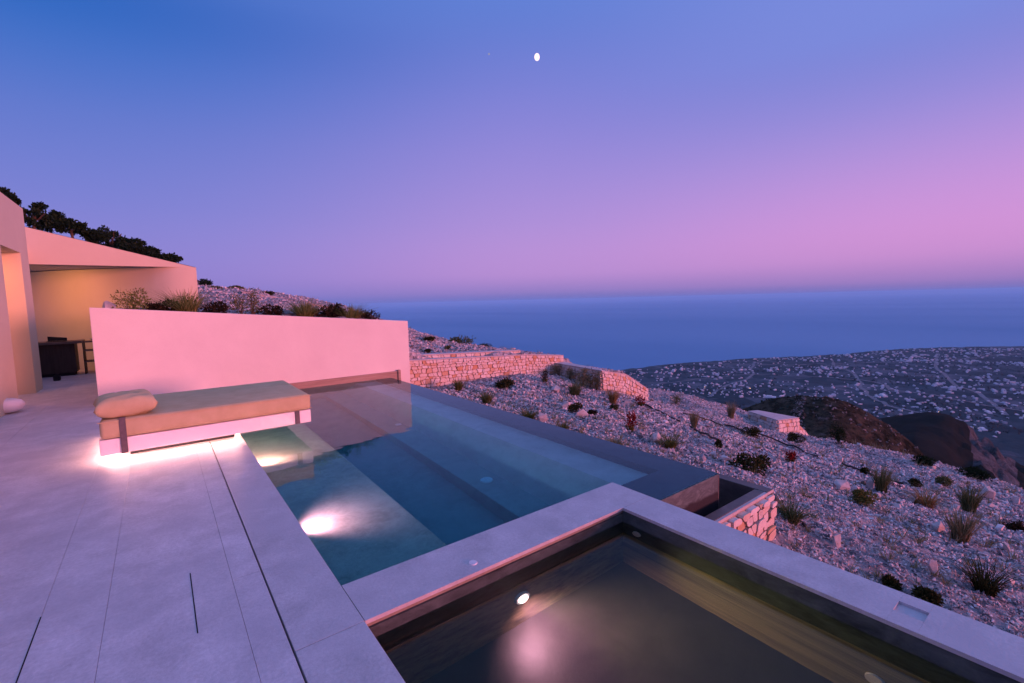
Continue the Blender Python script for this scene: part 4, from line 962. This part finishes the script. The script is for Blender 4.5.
# ------------------------------------------------------------------ irrigation hoses
def hose(pxs, label):
    pts = []
    for (px, py) in pxs:
        d = ray(px, py); d = d/math.hypot(d[0], d[1]); ts = np.arange(5, 30, .05); X = d[0]*ts; Y = d[1]*ts; hit = np.where((EYE+d[2]*ts < ground(X, Y)) & (X > 4.8))[0]
        k = hit[0] if len(hit) else -1; pts.append((X[k], Y[k]))
    P = []
    for (a, b), (c, d) in zip(pts[:-1], pts[1:]):
        n = max(2, int(math.hypot(c-a, d-b)/.15))
        for k in range(n): P.append((a+(c-a)*k/n, b+(d-b)*k/n))
    P = np.array(P+[pts[-1]]); P += np.stack([fbm(P[:, 0]*.8, P[:, 1]*.8, 2), fbm(P[:, 1]*.8+5, P[:, 0]*.8, 2)], -1)*.12
    Z = ground(P[:, 0], P[:, 1])+.055; V = []; F = []
    for k in range(len(P)):
        d = P[min(k+1, len(P)-1)]-P[max(k-1, 0)]; d /= np.linalg.norm(d)+1e-9; n = np.array([-d[1], d[0]])
        for g_ in range(6):
            a = g_*math.pi/3; V.append((P[k, 0]+n[0]*.022*math.cos(a), P[k, 1]+n[1]*.022*math.cos(a), Z[k]+.022*math.sin(a)))
        if k: F += [((k-1)*6+i, (k-1)*6+(i+1) % 6, k*6+(i+1) % 6, k*6+i) for i in range(6)]
    props(mesh_np('irrigation_hose', V, F, 'hose'), label, 'hose', 'black irrigation hoses on the gravel')
hose([(643, 405), (660, 413), (680, 423)], 'short black hose running from the dark red plant by the wedge wall')
hose([(684, 415), (712, 423), (745, 433), (775, 442), (800, 452), (818, 459)], 'longest black hose crossing below the square stone block')
hose([(690, 429), (706, 437), (722, 448)], 'short black hose from the thin tan stalk down to the tiny dark plant')
hose([(842, 466), (862, 474), (885, 482), (902, 486)], 'black hose passing behind the tall olive grass clump')

# ------------------------------------------------------------------ pines behind the villa
def pine(px, py, wpx, hpx, rng, label, seed):
    rs = np.random.default_rng(seed); c = at_range(px, py, rng); ppm = FPX/(rng*np.dot(ray(px, py)/np.linalg.norm(ray(px, py)), _f)); w = wpx/ppm; h = hpx/ppm
    gz = float(ground(c[0], c[1], False)); base = min(gz, c[2]-h*.6-1.0)
    o = empty('pine_tree', (c[0], c[1], base), label, 'pine tree', 'pines behind the villa')
    V = []; F = []; nc = 24
    for _ in range(nc):
        a = rs.uniform(0, 2*math.pi); q = math.sqrt(rs.random()); cx_ = math.cos(a)*q*w*.47; cy_ = math.sin(a)*q*w*.47; cz = (rs.uniform(-.5, .5)*(1-q*q*.6)-.12*q)*h*.75; s_ = rs.uniform(.08, .17)*w
        for _ in range(110):
            u = rs.normal(size=3); u /= np.linalg.norm(u); u *= rs.uniform(.5, 1.08); p = np.array([cx_+u[0]*s_, cy_+u[1]*s_, cz+u[2]*s_*.6]); d = rs.normal(size=3)+u; d /= np.linalg.norm(d); e = np.cross(d, rs.normal(size=3)); e /= np.linalg.norm(e)
            l = rs.uniform(.14, .34); k = len(V); V += [p, p+d*l*.5+e*l*.28, p+d*l, p+d*l*.5-e*l*.28]; F.append((k, k+1, k+2, k+3))
    mesh_np('crown', np.array(V)+c, F, 'l_pine', o)
    V = []; F = []
    def limb(a, b, r0, r1):
        a = np.array(a); b = np.array(b); s = len(V)
        for k in range(5):
            t = k/4; p = a+(b-a)*t+rs.normal(size=3)*.05*(0 < k < 4); rr_ = r0*(1-t)+r1*t
            for g_ in range(7): V.append(p+np.array([math.cos(g_*.9)*rr_, math.sin(g_*.9)*rr_, 0]))
            if k: F.extend([(s+(k-1)*7+i, s+(k-1)*7+(i+1) % 7, s+k*7+(i+1) % 7, s+k*7+i) for i in range(7)])
    limb((c[0], c[1], base-.5), (c[0], c[1], c[2]), .2, .09)
    for _ in range(6):
        a = rs.uniform(0, 6.28); limb((c[0], c[1], c[2]-h*.3), (c[0]+math.cos(a)*w*.3, c[1]+math.sin(a)*w*.3, c[2]+rs.uniform(-.1, .2)*h), .08, .03)
    mesh_np('trunk', np.array(V), F, 'wood', o)
for i, q in enumerate([
 (5, 197, 20, 22, 58, 'pine at the far left edge above the villa roof corner'), (33, 214, 34, 32, 60, 'broad dark pine just right of the villa roof corner'), (50, 219, 28, 28, 63, 'dark pine merged with the broad one on its right'),
 (70, 226, 22, 20, 61, 'round pine at the right end of the left clump'), (96, 235, 20, 20, 62, 'small pine starting the second clump after the gap of sky'), (112, 238, 28, 26, 64, 'tallest pine of the second clump'),
 (132, 245, 26, 20, 62, 'pine in the middle of the second clump'), (148, 252, 20, 13, 63, 'low pine sloping down right of the second clump'), (166, 258, 22, 8, 64, 'lowest bushy pine at the right end of the tree row')]):
    pine(*q, 500+i)

# ------------------------------------------------------------------ world: dusk sky
w = bpy.data.worlds.new('World'); SC.world = w; w.use_nodes = True; nt = w.node_tree; nt.nodes.clear()
N = lambda t_: nt.nodes.new(t_)
out = N('ShaderNodeOutputWorld'); bg = N('ShaderNodeBackground'); tc = N('ShaderNodeTexCoord'); sep = N('ShaderNodeSeparateXYZ')
nt.links.new(tc.outputs['Generated'], sep.inputs[0])
def mth(op, a, b=None):
    n_ = N('ShaderNodeMath'); n_.operation = op
    for i, v in enumerate((a, b)):
        if v is None: continue
        if isinstance(v, (int, float)): n_.inputs[i].default_value = v
        else: nt.links.new(v, n_.inputs[i])
    return n_.outputs[0]
x_, y_, z_ = sep.outputs
hl = mth('SQRT', mth('ADD', mth('ADD', mth('MULTIPLY', x_, x_), mth('MULTIPLY', y_, y_)), 1e-6))
SA = R(140)
c_ = mth('DIVIDE', mth('ADD', mth('MULTIPLY', x_, math.sin(SA)), mth('MULTIPLY', y_, math.cos(SA))), hl)
fac = mth('MAXIMUM', z_, 0.0)
def sky_ramp(stops):
    n_ = N('ShaderNodeValToRGB'); e = n_.color_ramp.elements; n_.color_ramp.interpolation = 'B_SPLINE'
    while len(e) < len(stops): e.new(.5)
    for k, (el, c) in enumerate(stops): e[k].position = math.sin(R(el)); e[k].color = srgb(*c)
    nt.links.new(fac, n_.inputs[0]); return n_.outputs[0]
left = sky_ramp([(0, (108, 114, 192)), (1.5, (140, 126, 204)), (5, (142, 134, 212)), (10, (124, 131, 212)), (17, (98, 122, 206)), (23, (58, 112, 200)), (29, (0, 88, 180)), (60, (140, 165, 246)), (90, (150, 172, 250))])
mid = sky_ramp([(0, (108, 112, 188)), (1.0, (142, 124, 196)), (3.2, (194, 146, 214)), (9, (176, 146, 218)), (17, (148, 137, 217)), (24, (124, 130, 214)), (33, (76, 122, 208)), (60, (140, 165, 246)), (90, (150, 172, 250))])
right = sky_ramp([(0, (118, 112, 186)), (1.0, (156, 124, 192)), (3.4, (208, 146, 210)), (7, (212, 150, 218)), (12, (184, 148, 220)), (17, (148, 140, 218)), (23, (112, 132, 214)), (60, (140, 165, 246)), (90, (150, 172, 250))])
back = sky_ramp([(0, (255, 135, 120)), (4, (255, 150, 150)), (10, (245, 150, 185)), (20, (200, 150, 215)), (35, (140, 145, 225)), (60, (140, 165, 246)), (90, (150, 172, 250))])
def mixc(f, a, b):
    n_ = N('ShaderNodeMix'); n_.data_type = 'RGBA'; nt.links.new(f, n_.inputs[0]); nt.links.new(a, n_.inputs[6]); nt.links.new(b, n_.inputs[7]); return n_.outputs[2]
def mr(v, a, b):
    n_ = N('ShaderNodeMapRange'); n_.inputs['From Min'].default_value = a; n_.inputs['From Max'].default_value = b; n_.interpolation_type = 'SMOOTHSTEP'; nt.links.new(v, n_.inputs[0]); return n_.outputs[0]
c1 = mixc(mr(c_, -.9, -.15), left, mid); c2 = mixc(mr(c_, -.25, .6), c1, right); c3 = mixc(mr(c_, .6, .97), c2, back)
nt.links.new(c3, bg.inputs[0]); bg.inputs[1].default_value = 1.0; nt.links.new(bg.outputs[0], out.inputs[0])

# afterglow of the sun, low behind the camera
S = bpy.data.lights.new('sun', 'SUN'); S.energy = 5.2; S.angle = R(14); S.color = (1, .245, .285)
so = bpy.data.objects.new('sun', S); COL.objects.link(so)
SEL = R(2.6); SAZ = R(152)
dv = Vector((math.sin(SAZ)*math.cos(SEL), math.cos(SAZ)*math.cos(SEL), math.sin(SEL)))
so.rotation_euler = (-dv).to_track_quat('-Z', 'Y').to_euler(); so.location = (3, -5, 4)

SC.view_settings.view_transform = 'Standard'; SC.view_settings.look = 'None'; SC.view_settings.exposure = 0; SC.view_settings.gamma = 1
SC.render.engine = 'CYCLES'
SC.cycles.use_denoising = True
SC.cycles.max_bounces = 10; SC.cycles.transmission_bounces = 8; SC.cycles.volume_bounces = 1; SC.cycles.diffuse_bounces = 4
SC.cycles.sample_clamp_indirect = 200
